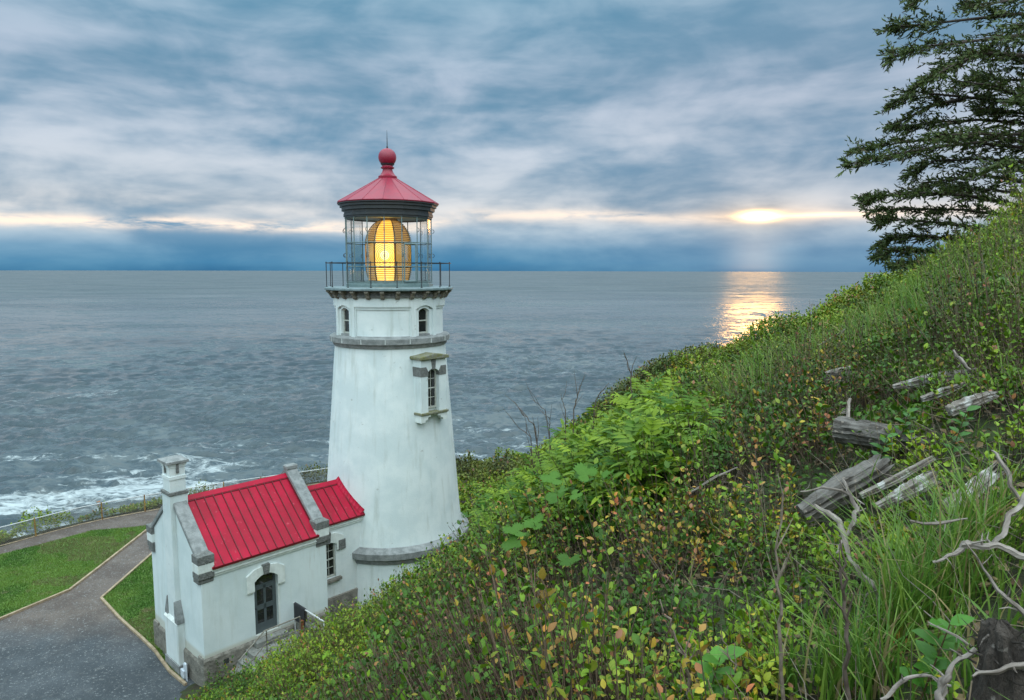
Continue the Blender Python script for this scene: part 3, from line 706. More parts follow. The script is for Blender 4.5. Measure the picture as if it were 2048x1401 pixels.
for s in (-1, 1):
    A = [(s*.64, 6.72), (s*.64, 7.0), (s*.15, 7.0), (s*.18, 6.92), (s*.30, 6.90), (s*.33, 6.82), (s*.42, 6.80), (s*.44, 6.72)]
    mb = MB(); mb.ext(A if s > 0 else A[::-1], 1, 2.0, 2.63); mb.build('corbel', 'white2', DW)
    mb = MB(); A = [(s*.615, 8.45), (s*.615, 8.80), (s*.36, 8.80), (s*.26, 8.62), (s*.26, 8.45)]; mb.ext(A, 1, 2.0, 2.615); mb.build('quoin', 'stone_dark', DW)
mb = MB(); mb.ext([(-.07, 8.70), (.07, 8.70), (.11, 9.06), (-.11, 9.06)], 1, 2.3, 2.625); mb.build('keystone', 'stone_dark', DW)

# ------------------------------------------------------------------ workroom building
def arch_z(x, c, hw, z0, rise): return z0+rise*max(0, 1-((x-c)/hw)**2)
def wall_with_opening(mb, y0, y1, x0, x1, zb, zt, ox0, ox1, oz0, oz1, rise, mi=0):
    mb.box(x0, y0, zb, ox0, y1, zt, mi); mb.box(ox1, y0, zb, x1, y1, zt, mi); mb.box(ox0, y0, zb, ox1, y1, oz0, mi)
    c, hw = (ox0+ox1)/2, (ox1-ox0)/2; n = 8
    for i in range(n):
        a, b = ox0+(ox1-ox0)*i/n, ox0+(ox1-ox0)*(i+1)/n
        mb.ext([(a, arch_z(a, c, hw, oz1, rise)), (b, arch_z(b, c, hw, oz1, rise)), (b, zt), (a, zt)], 1, y0, y1, mi)
BW = 1.95
mb = MB()
wall_with_opening(mb, 1.70, BW, 4.45, 8.35, -.6, 3.30, 6.2, 7.0, .68, 2.50, .19)
mb.box(4.45, -BW, -.6, 8.35, 1.70, 3.30)
g = lambda x0, x1, wv, zb, zs, zp: mb.ext([(-wv, zb), (wv, zb), (wv, zs), (0, zp), (-wv, zs)], 0, x0, x1)
g(8.33, 8.65, BW+.003, -.6, 3.56, 5.22); g(4.36, 4.68, BW+.003, -.6, 3.56, 5.22)
mb.build('wall', 'stained', WR)
mb = MB()
wall_with_opening(mb, 1.02, 1.20, 2.2, 4.37, -.6, 3.26, 3.52, 4.22, 1.32, 2.56, .11)
mb.box(1.9, -1.2, -.6, 4.37, 1.02, 3.26); mb.ext([(-1.15, 3.2), (1.15, 3.2), (0, 4.25)], 0, 1.9, 4.37)
mb.build('corridor_wall', 'white', WR)
# foundations
mb = MB()
def wt(x0, x1, y0, y1, top=.52): 
    mb.ext([(y0, -.8), (y1, -.8), (y1, top-.07), (y1-.055, top), (y0, top)] if y1 > 0 else [(y0, -.8), (y1, -.8), (y1, top), (y0+.055, top), (y0, top-.07)], 0, x0, x1)
wt(4.30, 8.71, 1.6, BW+.07, .60); wt(4.30, 8.71, -BW-.07, -1.6, .50)
mb.ext([(8.3, -.8), (8.715, -.8), (8.715, .36), (8.66, .43), (8.3, .43)], 1, -BW-.068, BW+.068)
mb.ext([(2.2, -.8), (4.34, -.8), (4.34, .60), (2.2, .60)], 1, .9, 1.265)
mb.build('foundation', 'stone_base', WR, bevel=.015)
mb = MB(); mb.box(7.94, 1.9, .22, 8.10, BW+.076, .38); mb.build('air_vent', 'pane', WR)
# roofs
SL = (5.13-3.42)/2.06
def roof(x0, x1, w_, ze, seams, name, mirror=True):
    mb = MB(); zp = ze+w_*SL; nrm = np.array([SL, 1])/math.hypot(SL, 1); th = .05
    for s in (-1, 1):
        A = [(s*w_, ze), (0, zp), (0, zp-th*1.3), (s*w_, ze-th)]
        mb.ext(A, 0, x0, x1)
    o = mb.build(name, 'red', WR); mb = MB()
    for i in range(seams+1):
        x = x0+.06+(x1-x0-.12)*i/seams
        for s in (-1, 1):
            A = [(s*(w_+.004), ze-.01), (s*.1, zp-.1*SL), (s*.1+s*.02, zp-.1*SL+.034), (s*(w_+.004), ze+.034)]
            mb.ext(A, 0, x-.011, x+.011)
    mb.build('standing_seams', 'red_seam', o); mb = MB()
    mb.ext([(.14, zp+.012-.14*SL), (.14, zp+.05-.14*SL), (0, zp+.05), (-.14, zp+.05-.14*SL), (-.14, zp+.012-.14*SL)], 0, x0+.004, x1-.004)
    for s in (): mb.ext([(0, zp+.05), (s*.14, zp+.05-.14*SL), (s*.14, zp+.012-.14*SL), (0, zp+.012)], 0, x0+.004, x1-.004)
    mb.build('ridge_cap', 'red', o)
    for s in (-1, 1):
        mb = MB(); mb.ext([(s*w_, ze-.055), (s*(w_+.015), ze-.055), (s*(w_+.015), ze+.012), (s*w_, ze+.012)], 0, x0+.003, x1-.003); mb.build('edge_trim', 'red_seam', o)
    for s in (-1, 1):
        mb = MB(); mb.ext([(s*.14, zp-.14*SL), (s*.155, zp-.155*SL), (s*.155, zp-.155*SL+.03), (s*.14, zp+.03-.14*SL)], 0, x0+.004, x1-.004); mb.build('ridge_seam', 'red_seam', o)
    return o
r1 = roof(4.68, 8.33, 2.06, 3.42, 12, 'roof')
r2 = roof(1.6, 4.36, 1.30, 3.37, 8, 'roof')
# red flashing turned up against the far parapet and the tower
mb = MB(); mb.ext([(2.0, 3.50), (0, 5.18), (0, 5.36), (2.0, 3.62)], 0, 4.683, 4.70); mb.build('flashing', 'red', r1); mb = MB(); mb.ext([(2.0, 3.50), (0, 5.18), (0, 5.26), (2.0, 3.56)], 0, 8.31, 8.327); mb.build('flashing', 'red', r1)
mb = MB()
for i in range(10):
    b0, b1 = 1.28*i/10, 1.28*(i+1)/10; zz = lambda b: 3.37+(1.30-b)*SL
    xx = lambda b: math.sqrt(tR(zz(b))**2-b*b)
    p = [(xx(b0)+.16, b0, zz(b0)+.01), (xx(b1)+.16, b1, zz(b1)+.01), (xx(b1)-.02, b1, zz(b1)+.16), (xx(b0)-.02, b0, zz(b0)+.16)]
    mb.add(p+[(a, b, c-.02) for a, b, c in p], [(0, 1, 2, 3), (7, 6, 5, 4), (0, 4, 5, 1), (2, 6, 7, 3), (1, 5, 6, 2), (0, 3, 7, 4)])
mb.build('flashing', 'red', r2, smooth=True)
# cornices under the eaves
for nm, x0, x1, y in (('cornice', 4.68, 8.33, BW), ('cornice', 2.3, 4.36, 1.2)):
    for s in (-1, 1):
        mb = MB()
        for z0, z1, o_ in ((3.30, 3.36, .085), (3.25, 3.30, .055), (3.20, 3.235, .075), (3.12, 3.175, .04)):
            mb.box(x0, s*(y-.05), z0, x1, s*(y+o_), z1) if s > 0 else mb.box(x0, -(y+o_), z0, x1, -(y-.05), z1)
        mb.build(nm, 'white2', WR)
# coping stones, kneelers
for (x0, x1) in ((8.29, 8.71), (4.31, 4.73)):
    for s in (-1, 1):
        mb = MB(); k = SL*.98; z0, zp = 3.52, 5.20
        mb.ext([(s*1.99, z0), (0, zp), (0, zp+.19), (s*1.62, zp+.19-1.62*((zp-z0)/1.99)), (s*1.99, z0+.10)], 0, x0, x1); mb.build('coping', 'stone', WR, bevel=.02)
        def kb(z0, z1, o_, mt, pk=0, rt=0):
            mb = MB(); ya, yb = 1.60, 1.97+o_; y0_, y1_ = (ya, yb) if s > 0 else (-yb, -ya)
            pts0 = [(x0-.02-o_*.3, y0_, z0), (x1+.02+o_*.3, y0_, z0), (x1+.02+o_*.3, y1_, z0), (x0-.02-o_*.3, y1_, z0)]
            if pk: mb.add(pts0+[(a, b, z1) for a, b, c in pts0]+[((x0+x1)/2, (y0_+y1_)/2, z1+pk)], [(3, 2, 1, 0), (0, 1, 5, 4), (1, 2, 6, 5), (2, 3, 7, 6), (3, 0, 4, 7), (4, 5, 8), (5, 6, 8), (6, 7, 8), (7, 4, 8)])
            else: mb.box(x0-.02-o_*.3, y0_, z0, x1+.02+o_*.3, y1_, z1)
            return mb.build('kneeler', mt, WR, bevel=.015)
        kb(3.60, 3.86, .08, 'stone_dark', .07); kb(3.32, 3.60, .06, 'white2'); kb(3.12, 3.32, .06, 'stone_dark'); kb(2.98, 3.12, .01, 'stone_dark')
mb = MB(); mb.box(4.30, -.14, 5.30, 4.74, .14, 5.46); mb.build('apex_stone', 'stone', WR, bevel=.03)
# chimney
CH = empty('chimney', (0, 0, 0)); CH.parent = WR
mb = MB(); mb.box(8.26, -.31, 1.3, 8.80, .31, 5.40); mb.box(8.29, -.28, 5.40, 8.765, .28, 6.34); mb.box(8.5, -.52, -.8, 8.86, .52, 1.26)
mb.box(8.265, -.305, 5.86, 8.79, .305, 5.96)
for z0, z1, o_ in ((6.24, 6.30, .022), (6.30, 6.36, .042)): mb.box(8.29-o_, -.28-o_, z0, 8.765+o_, .28+o_, z1)
mb.build('chimney_wall', 'white', CH)
mb = MB(); mb.box(8.225, -.345, 5.36, 8.835, .345, 5.47); mb.build('string_course', 'stone_dark', CH, bevel=.015)
mb = MB(); mb.box(8.19, -.375, 6.37, 8.865, .375, 6.45)
mb.add([(8.19, -.375, 6.45), (8.865, -.375, 6.45), (8.865, .375, 6.45), (8.19, .375, 6.45), (8.42, -.12, 6.53), (8.64, -.12, 6.53), (8.64, .12, 6.53), (8.42, .12, 6.53)], [(0, 1, 5, 4), (1, 2, 6, 5), (2, 3, 7, 6), (3, 0, 4, 7), (4, 5, 6, 7)])
mb.build('chimney_cap', 'stone', CH)
for (x0, y0, x1, y1) in ((8.775, -.04, 8.812, .04), (8.49, .29, 8.57, .328)):
    mb = MB(); mb.box(x0, y0, 6.06, x1, y1, 6.355); mb.build('smoke_slot', 'stone_dark', CH)
for s in (-1, 1):
    A = [(s*.315, 1.25), (s*.545, 1.25), (s*.545, 1.42), (s*.345, 1.95), (s*.315, 1.95)]
    mb = MB(); mb.ext(A if s > 0 else A[::-1], 0, 8.5, 8.87 if s > 0 else 8.83); mb.build('shoulder_stone', 'stone', CH, bevel=.01)
mb = MB(); mb.ext([(8.6, 1.24), (8.88, 1.24), (8.81, 1.34), (8.6, 1.34)], 1, -.53, .53); mb.build('shoulder_slope', 'white2', CH)
mb = MB(); mb.box(8.6, -.56, -.8, 8.905, .56, -.1); mb.build('foundation', 'stone', CH, bevel=.015)
# door with arched hood
DR = empty('door', (0, 0, 0)); DR.parent = WR
mb = MB(); y0 = 1.80; mb.box(6.22, 1.72, .68, 6.98, y0+.02, 2.24)
mb.box(6.22, 1.72, 2.24, 6.27, y0+.03, 2.62); mb.box(6.93, 1.72, 2.24, 6.98, y0+.03, 2.55); mb.box(6.27, 1.72, 2.24, 6.93, y0+.03, 2.30)
for i in range(8):
    a, b = 6.27+.66*i/8, 6.27+.66*(i+1)/8; mb.ext([(a, arch_z(a, 6.6, .35, 2.46, .16)), (b, arch_z(b, 6.6, .35, 2.46, .16)), (b, 2.72), (a, 2.72)], 1, 1.72, y0+.03)
for (x0, z0, x1, z1) in ((6.22, .68, 6.33, 2.24), (6.87, .68, 6.98, 2.24), (6.56, 1.0, 6.64, 2.24), (6.33, 2.14, 6.87, 2.24), (6.33, 1.46, 6.87, 1.62), (6.33, .68, 6.87, 1.0)): mb.box(x0, y0, z0, x1, y0+.045, z1)
mb.build('door_leaf', 'door', DR)
for (x0, z0, x1, z1) in ((6.33, 1.0, 6.56, 1.46), (6.64, 1.0, 6.87, 1.46), (6.33, 1.62, 6.56, 2.14), (6.64, 1.62, 6.87, 2.14)):
    mb = MB(); mb.box(x0+.003, y0, z0+.003, x1-.003, y0+.026, z1-.003); mb.build('pane', 'pane', DR)
mb = MB(); mb.box(6.27, 1.73, 2.30, 6.93, y0+.012, 2.66); mb.build('transom', 'pane', DR)
mb = MB(); mb.tube([(6.93, y0+.045, 1.55), (6.93, y0+.10, 1.55)], .025, 8); mb.build('handle', 'iron', DR)
mb = MB(); mb.box(6.14, 1.9, .62, 6.20, BW+.012, 2.5); mb.build('door_jamb', 'white2', DR)
def hood(cx, hw, y, z1, rise, parent, out=.25, drop=.32, grey_end=None):
    oz = z1+.26; n = 10; L = cx-hw-out; R = cx+hw+out; mb = MB()
    for i in range(n):
        a, b = cx-hw+2*hw*i/n, cx-hw+2*hw*(i+1)/n; top = lambda x: oz+.20*math.sqrt(max(0, 1-((x-cx)/(hw+out))**2))-.02
        mb.ext([(a, arch_z(a, cx, hw, z1, rise)), (b, arch_z(b, cx, hw, z1, rise)), (b, top(b)), (a, top(a))], 1, y-.03, y+.06)
    for s, xa, xb in ((-1, L, cx-hw), (1, cx+hw, R)):
        t0 = oz-.02+.20*math.sqrt(1-(hw/(hw+out))**2)
        A = [(xa, z1-drop), (xb, z1-drop), (xb, t0 if s < 0 else z1+.24), (xa, z1+.24 if s < 0 else t0)]
        mb.ext(A, 1, y-.03, y+.06)
        mb.ext([(xa+.01, z1-drop-.045), (xb-.01, z1-drop-.045), (xb-.01, z1-drop), (xa+.01, z1-drop)], 1, y-.03, y+.04)
    o = mb.build('arched_hood', 'white2', parent)
    mb = MB(); mb.ext([(cx-.085, z1+rise-.02), (cx+.085, z1+rise-.02), (cx+.125, oz+.24), (cx-.125, oz+.24)], 1, y-.03, y+.11); mb.build('keystone', 'stone_dark', parent, bevel=.01)
hood(6.6, .40, BW, 2.50, .19, DR, .25, .30)
WN = window(WR, 'window', 3.87, 1.09, 1.34, 2.66, .70, 3, 4, .045, .02)
hood(3.87, .37, 1.2, 2.56, .11, WN, .32, .22)
mb = MB(); mb.box(3.13, 1.1, 2.30, 3.42, 1.275, 2.66); mb.build('hood_end_stone', 'stone_dark', WN, bevel=.01)
mb = MB(); mb.box(3.34, 1.1, 1.19, 4.30, 1.33, 1.31); mb.build('sill', 'stone_base', WN, bevel=.015)
def wpt(a, b, z): p = loc(a, b, z); return tuple(p)
def wobj(mb, name, mat, **kw):
    o = mb.build(name, mat, **kw); o.location = (T[0], T[1], ZB); o.rotation_euler.z = ROTB; return o
# landing, threshold, cheek
mb = MB(); mb.box(5.62, 2.03, -.5, 7.42, 3.05, .44); mb.box(6.05, 2.03, .44, 7.15, 2.3, .62); mb.box(5.34, 2.03, -.5, 5.62, 3.1, .74)
mb.ext([(5.36, .74), (5.60, .74), (5.58, .84), (5.50, .88), (5.42, .87)], 1, 2.03, 2.4)
mb.ext([(7.42, -.5), (7.95, -.5), (7.95, -.05), (7.70, .12), (7.70, .2), (7.42, .3)], 1, 2.06, 3.04)
tag(wobj(mb, 'door_landing', 'concrete', bevel=.015), 'concrete landing and step in front of the arched door', 'landing')
HR = tag(empty('handrail', (T[0], T[1], ZB), ROTB), 'bare metal pipe handrail along the concrete landing at the door', 'handrail')
mb = MB(); mb.tube([(7.96, 2.8, .62), (7.14, 2.8, 1.23), (5.91, 2.8, 1.24)], .022, 8); mb.build('top_rail', 'galv', HR)
mb = MB(); mb.tube([(7.60, 2.8, .42), (7.08, 2.8, .82), (5.91, 2.8, .80)], .018, 8); mb.build('lower_rail', 'galv', HR)
for x in (7.07, 5.91):
    mb = MB(); mb.tube([(x, 2.8, .40), (x, 2.8, 1.23)], .02, 8); mb.build('post', 'galv', HR)
# short chain link barrier beside the landing, with a mat hung over it
def chainlink(mb, p, q, h, cell=.07, r=.0022, lift=.03):
    p = Vector(p); q = Vector(q); L = (q-p).length; u = (q-p)/L; up = Vector((0, 0, 1)); rise = (h-lift)
    m_ = rise; t = -m_
    while t < L:
        for s in (1, -1):
            a0 = t if s > 0 else t+m_; a1 = t+m_ if s > 0 else t; z0, z1 = lift, h
            if a0 < 0 or a1 < 0 or a0 > L or a1 > L:
                f0 = lambda a: lift+(a-a0)/(a1-a0)*rise
                lo, hi = max(0, min(a0, a1)), min(L, max(a0, a1))
                if hi-lo < .01: continue
                (a0_, z0), (a1_, z1) = (lo, f0(lo)), (hi, f0(hi)); a0, a1 = a0_, a1_
            mb.tube([p+u*a0+up*z0, p+u*a1+up*z1], r, 3, cap=False)
        t += cell
CB = tag(empty('chain_link_barrier', (T[0], T[1], ZB), ROTB), 'short chain link barrier with pale top rail beside the door landing', 'fence')
mb = MB(); mb.tube([(5.68, 2.02, 1.36), (5.68, 3.88, 1.36)], .026, 8); mb.build('top_rail', 'rail_white', CB)
mb = MB(); chainlink(mb, (5.68, 2.05, .70), (5.68, 3.85, .70), .65, .06, .004); mb.build('wire_mesh', 'galv', CB)
for y in (2.06, 3.84):
    mb = MB(); mb.tube([(5.68, y, -.2), (5.68, y, 1.34)], .024, 8); mb.build('post', 'rail_white', CB)
mb = MB(); A = [(5.72, .82), (5.72, 1.36), (5.70, 1.395), (5.66, 1.395), (5.64, 1.36), (5.64, .92)]
B_ = [(x+(.012 if x > 5.69 else (-.012 if x < 5.65 else 0)), z+(.014 if z > 1.38 else 0)) for x, z in A]
mb.prism([(x, 2.10, z) for x, z in A+B_[::-1]], [(x, 2.76, z) for x, z in A+B_[::-1]])
tag(wobj(mb, 'rubber_mat', 'rubber'), 'dark mat hung over the rail of the chain link barrier', 'mat')
mb = MB(); mb.box(5.74, 2.62, .25, 5.84, 2.74, 1.02); mb.box(5.735, 2.615, .66, 5.845, 2.745, .74, 1)
tag(wobj(mb, 'wooden_post', ['brownpost', 'galv'], bevel=.008), 'short reddish brown wooden post beside the hanging dark mat', 'post')
# electrical meter
EB = tag(empty('electrical_box', (T[0], T[1], ZB), ROTB), 'pale electrical box with conduit at the foot of the chimney', 'electrical box')
mb = MB(); mb.box(8.78, .66, -.40, 8.90, .90, -.12); mb.build('box', 'elec', EB, bevel=.012)
mb = MB(); mb.box(8.78, .80, -.16, 8.86, .94, .10); mb.build('upper_box', 'elec', EB, bevel=.012)
for y in (.96, 1.02):
    mb = MB(); mb.tube([(8.82, y-.12, .12), (8.84, y-.04, .10), (8.84, y, -.02), (8.84, y, -.5)], .018, 8); mb.build('conduit', 'elec', EB)
mb = MB(); mb.tube([(8.84, .78, -.4), (8.84, .78, -.7)], .022, 8); mb.build('conduit', 'elec', EB)

# ------------------------------------------------------------------ cliff top fence
FE = tag(empty('cliff_fence', FP[4]), 'long chain link fence with rusty yellow posts along the cliff path', 'fence'); FO = Vector(FP[4])
def smooth_path(pts, step):
    P_ = np.array(pts); d_ = np.r_[0, np.cumsum(np.linalg.norm(np.diff(P_[:, :2], axis=0), axis=1))]; t = np.arange(0, d_[-1], step)
    return np.stack([np.interp(t, d_, P_[:, i]) for i in range(3)], -1)
FPS = smooth_path(FP, 1.0)
for _ in range(3): FPS[1:-1] = (FPS[:-2]+2*FPS[1:-1]+FPS[2:])/4
FH = .88
mb = MB(); mb.tube([Vector(p)-FO+Vector((0, 0, FH)) for p in FPS], .024, 6); mb.build('top_rail', 'rail_white', FE)
mb = MB(); mb.tube([Vector(p)-FO+Vector((0, 0, .01)) for p in FPS], .03, 4); mb.build('bottom_curb', 'timber', FE)
mb = MB()
for p, q in zip(FPS[:-1], FPS[1:]): chainlink(mb, Vector(p)-FO, Vector(q)-FO, FH, .085, .0055)
mb.build('wire_mesh', 'galv', FE)
for px in (-140, 93, 190, 284, 383, 455, 530, 600, 650, 700):
    i = np.argmin(np.abs(proj(FPS)[0]-px)); p = Vector(FPS[i])-FO; mb = MB()
    mb.tube([p+Vector((0, 0, -.3)), p+Vector((0, 0, FH+.04))], .034, 6); mb.build('post', 'rustpost', FE)

# ------------------------------------------------------------------ leaves, grass, shrubs
def tmpl(rows, fold=.12, curl=.15, three=True):
    v = []; 
    for t, w_ in rows:
        z = -curl*t*t
        v += [(-w_, t, z+fold*w_*2), (0, t, z), (w_, t, z+fold*w_*2)] if three else [(-w_, t, z), (w_, t, z)]
    n = 3 if three else 2; f = []
    for i in range(len(rows)-1):
        for j in range(n-1): f.append((i*n+j, i*n+j+1, (i+1)*n+j+1, (i+1)*n+j))
    return np.array(v, float), np.array(f, int)
LEAF0 = tmpl([(0, .03), (.22, .24), (.5, .33), (.8, .2), (1, .02)])
LEAF1 = tmpl([(0, .05), (.45, .34), (1, .04)])
LEAF2 = tmpl([(0, .12), (.5, .36), (1, .08)], three=False)
LANCE = tmpl([(0, .02), (.3, .17), (.65, .13), (1, .01)], .1, .25)
LANCE1 = tmpl([(0, .05), (.4, .19), (1, .02)], .1, .25, False)
def unit(v): return v/np.maximum(np.linalg.norm(v, axis=-1, keepdims=True), 1e-9)
def place(tm, pos, axis, up, length, tone):
    tv, tf = tm; N = len(pos); axis = unit(axis); side = unit(np.cross(axis, up)); nrm = np.cross(side, axis)
    L = np.asarray(length)[:, None, None]
    v = pos[:, None, :]+L*(side[:, None, :]*tv[None, :, 0:1]+axis[:, None, :]*tv[None, :, 1:2]+nrm[:, None, :]*tv[None, :, 2:3])
    f = (tf[None]+np.arange(N)[:, None, None]*len(tv)).reshape(-1, tf.shape[1])
    return v.reshape(-1, 3), f, np.repeat(tone, len(tv), 0)
def ribbons(p0, p1, w_, tone):
    "thin stems as narrow three sided prisms"
    N = len(p0); d_ = unit(p1-p0); a = unit(np.cross(d_, np.array([.3, .2, 1.0])+0*d_)); b = np.cross(d_, a); w_ = np.asarray(w_)[:, None]
    v = np.zeros((N, 6, 3))
    for k in range(3):
        c, s = math.cos(2.094*k), math.sin(2.094*k); o = (a*c+b*s)*w_
        v[:, k] = p0+o; v[:, 3+k] = p1+o*.6
    f = np.array([(0, 1, 4, 3), (1, 2, 5, 4), (2, 0, 3, 5)])
    return v.reshape(-1, 3), (f[None]+np.arange(N)[:, None, None]*6).reshape(-1, 4), np.repeat(tone, 6, 0)
def merge(parts):
    V_, F_, T_ = [], [], []; o = 0
    for v, f, t in parts: V_.append(v); F_.append(f+o); T_.append(t); o += len(v)
    return np.concatenate(V_), np.concatenate(F_), np.concatenate(T_)
def build_parts(name, parts, mat, parent=None, origin=None):
    v, f, t = merge(parts)
    if origin is not None: v = v-np.array(origin)
    return npmesh(name, v, f, mat, t, parent)
def rdir(n, elo, ehi):
    a = RG.random(n)*2*np.pi; e = np.radians(elo+(ehi-elo)*RG.random(n)); return np.stack([np.cos(a)*np.cos(e), np.sin(a)*np.cos(e), np.sin(e)], -1)

# regions as seen from the viewpoint, used only to choose what grows where
GRASS_CREST = [(1400, 800), (1440, 700), (1600, 600), (1760, 540), (1960, 440), (2200, 360), (2200, 700), (1900, 730), (1700, 760), (1500, 860)]
GRASS_LOW = [(1640, 1110), (1780, 1060), (1900, 1000), (2300, 1000), (2300, 1700), (1640, 1700), (1560, 1420), (1590, 1250)]
LOGS_AREA = [(1600, 960), (1680, 820), (1820, 740), (2000, 760), (2100, 900), (1990, 1010), (1780, 1040), (1640, 1040)]
ELDER = [(960, 1060), (1050, 900), (1180, 800), (1290, 745), (1400, 800), (1420, 870), (1290, 960), (1200, 1010), (1090, 1010), (990, 1070)]
TREE_AREA = [(1740, 560), (1740, 300), (2300, 200), (2300, 420), (1960, 480)]
def bframe(x, y): return -(x-T[0])*bd[0]-(y-T[1])*bd[1], (x-T[0])*bn_[0]+(y-T[1])*bn_[1]
def clear(x, y):
    a, b = bframe(x, y)
    bad = (np.hypot(x-T[0], y-T[1]) < 3.15) | ((a > -1) & (a < 8.95) & (np.abs(b) < 2.15)) | ((a > 5.2) & (a < 7.6) & (b > 0) & (b < 3.1)) | ((a > 7.5) & (a < 8.1) & (b > 0) & (b < 2.9))
    bad |= (a > 8.6) & (b < 1.5) | (b < 1.9) & (a > 2)
    return ~bad
def gnorm(x, y):
    e = .25; g0 = ground(x, y, False); return unit(np.stack([g0-ground(x+e, y, False), g0-ground(x, y+e, False), np.full(np.shape(x), e)], -1))
def sites(x0, x1, y0, y1, dens, marg=200):
    dens = dens*2.0; n = int((x1-x0)*(y1-y0)*dens); x = x0+(x1-x0)*RG.random(n); y = y0+(y1-y0)*RG.random(n)
    x, y = x[y > 0], y[y > 0]; z = ground(x, y); px, py, f = proj(np.stack([x, y, z+.3], -1))
    k = (px > -marg) & (px < 2048+marg) & (py > -200) & (py < 1401+260) & (np.hypot(x, y) > 1.25)
    k &= RG.random(len(x)) < .5/np.clip(gnorm(x, y)[:, 2], .5, 1)
    return x[k], y[k], z[k], px[k], py[k]
PAL = np.array([(.022, .060, .006), (.060, .125, .008), (.125, .205, .010), (.19, .25, .014), (.27, .27, .03), (.26, .10, .022), (.46, .24, .03), (.42, .11, .06)])
def salal_tone(n, x, y, warm):
    c = np.clip(RG.normal(.15+2.3*sstep(fbm(x, y, 1.5, 5, 3), .32, .66), .75, n), 0, 4); i = c.astype(int); i2 = np.minimum(i+1, 4); fr = (c-i)[:, None]
    col = PAL[i]*(1-fr)+PAL[i2]*fr
    r = RG.random(n); k = r < (.018+.17*warm); col[k] = PAL[5+(RG.random(k.sum())*3).astype(int)]
    k2 = (r > .80) & (r < .80+.12*warm); col[k2] = PAL[4]*(.7+.4*RG.random((k2.sum(), 1)))
    return col*(1.15+.5*RG.random((n, 1)))
def canopy_h(x, y):
    h = .32+2.1*(fbm(x, y, 1.5, 21, 3)-.45)+.9*(fbm(x, y, .45, 31, 2)-.5)
    return np.clip(h, .20, .95)
def thicket(name, x, y, z, tm, m, L, stems=True, mat='leaf', hs=1.0, warmf=1.0, tonef=None):
    n = len(x); h = canopy_h(x, y)*hs; px, py, f = proj(np.stack([x, y, z], -1))
    warm = np.clip(sstep(px, 950, 1300)*(1-sstep(px, 1600, 1800))*.9+.25, 0, 1)*sstep(fbm(x, y, .9, 44, 3), .40, .66)*warmf
    top = np.stack([x, y, z], -1)+unit(rdir(n, 35, 90)+np.array([-.15, -.12, .35])+gnorm(x, y)*.6)*(h*(.75+.35*RG.random(n)))[:, None]
    base = np.stack([x, y, z-.05], -1); parts = []
    if stems:
        st = np.array([.16, .11, .08])*(.5+1.0*RG.random((n, 1))); parts.append(ribbons(base, top, np.full(n, .0035), st))
    lsz = .7+.55*RG.random(n)**1.5; az_ = RG.random(n)*2*np.pi; stone = salal_tone(n, x, y, warm)
    for j in range(m):
        t = 1-.62*(j/m)**1.1+RG.normal(0, .03, n); p = base+(top-base)*t[:, None]
        a = az_+j*2.4+RG.normal(0, .3, n); e = np.radians(20+35*(1-j/m)+RG.normal(0, 18, n))
        ax = np.stack([np.cos(a)*np.cos(e), np.sin(a)*np.cos(e), np.sin(e)], -1); up = unit(np.stack([RG.normal(0, .35, n), RG.normal(0, .35, n), np.ones(n)], -1))
        l = L*lsz*(.62+.55*RG.random(n)); tone = .55*stone+.45*salal_tone(n, x, y, warm)
        if j == 0: k = RG.random(n) < .07; tone[k] = np.array([.30, .13, .075])
        if tonef is not None: tone = tonef(tone, x, y)
        parts.append(place(tm, p+ax*.012, ax, up, l, tone))
    o = build_parts(name, parts, mat); return o
def keep(mask, *a): return [q[mask] for q in a]
def stuff(o, label, cat): return tag(o, label, cat, kind='stuff')
bands = [(-4, 8, 1.0, 4.5, 340, LEAF0, 8, .038, 'a'), (-10, 13, 4.5, 9, 230, LEAF0, 8, .047, 'b'), (-13, 18, 9, 15, 130, LEAF1, 8, .060, 'c'), (-14, 22, 15, 24, 80, LEAF1, 7, .074, 'd')]
for x0, x1, y0, y1, dn, tm, m, L, _ in bands:
    x, y, z, px, py = sites(x0, x1, y0, y1, dn)
    k = clear(x, y) & (z > YARD+.12)
    pe = inpoly(px, py-55, ELDER) & (y > 5.0); k &= ~(pe & (RG.random(len(x)) < .75))
    gc = inpoly(px, py, GRASS_CREST); k &= ~(gc & (RG.random(len(x)) < .35))
    gl = inpoly(px, py, GRASS_LOW); k &= ~(gl & (RG.random(len(x)) < .90))
    lg = inpoly(px, py, LOGS_AREA); k &= ~(lg & (RG.random(len(x)) < .35))
    hole = fbm(x, y, .8, 61, 3); k &= ~((hole < .34) & (RG.random(len(x)) < .85))
    x, y, z, px, py = keep(k, x, y, z, px, py)
    hs = 1.0*np.where(inpoly(px, py, LOGS_AREA) | inpoly(px, py, GRASS_LOW), .36, np.where(inpoly(px, py, GRASS_CREST), .62, 1.0))
    stuff(thicket('salal_thicket', x, y, z, tm, m, L, True, hs=hs), 'dense leathery green shrub cover of the hillside', 'shrub cover')
# finer leaved evergreen shrubs mixed in, twiggier and darker
def huck(t, x, y): return t*np.array([.75, .72, .8])*(.55+.6*RG.random((len(x), 1)))
for x0, x1, y0, y1, dn, L in ((-4, 8, 1.0, 5, 130, .022), (-10, 13, 5, 12, 90, .028)):
    x, y, z, px, py = sites(x0, x1, y0, y1, dn); k = clear(x, y) & (fbm(x, y, 1.1, 71, 3) > .50) & ~inpoly(px, py, GRASS_LOW) & ~inpoly(px, py, LOGS_AREA)
    x, y, z = keep(k, x, y, z); stuff(thicket('huckleberry_cover', x, y, z, LEAF1, 14, L, True, hs=1.08, warmf=.6, tonef=huck), 'finer leaved twiggy shrubs mixed into the hillside cover', 'shrub cover')
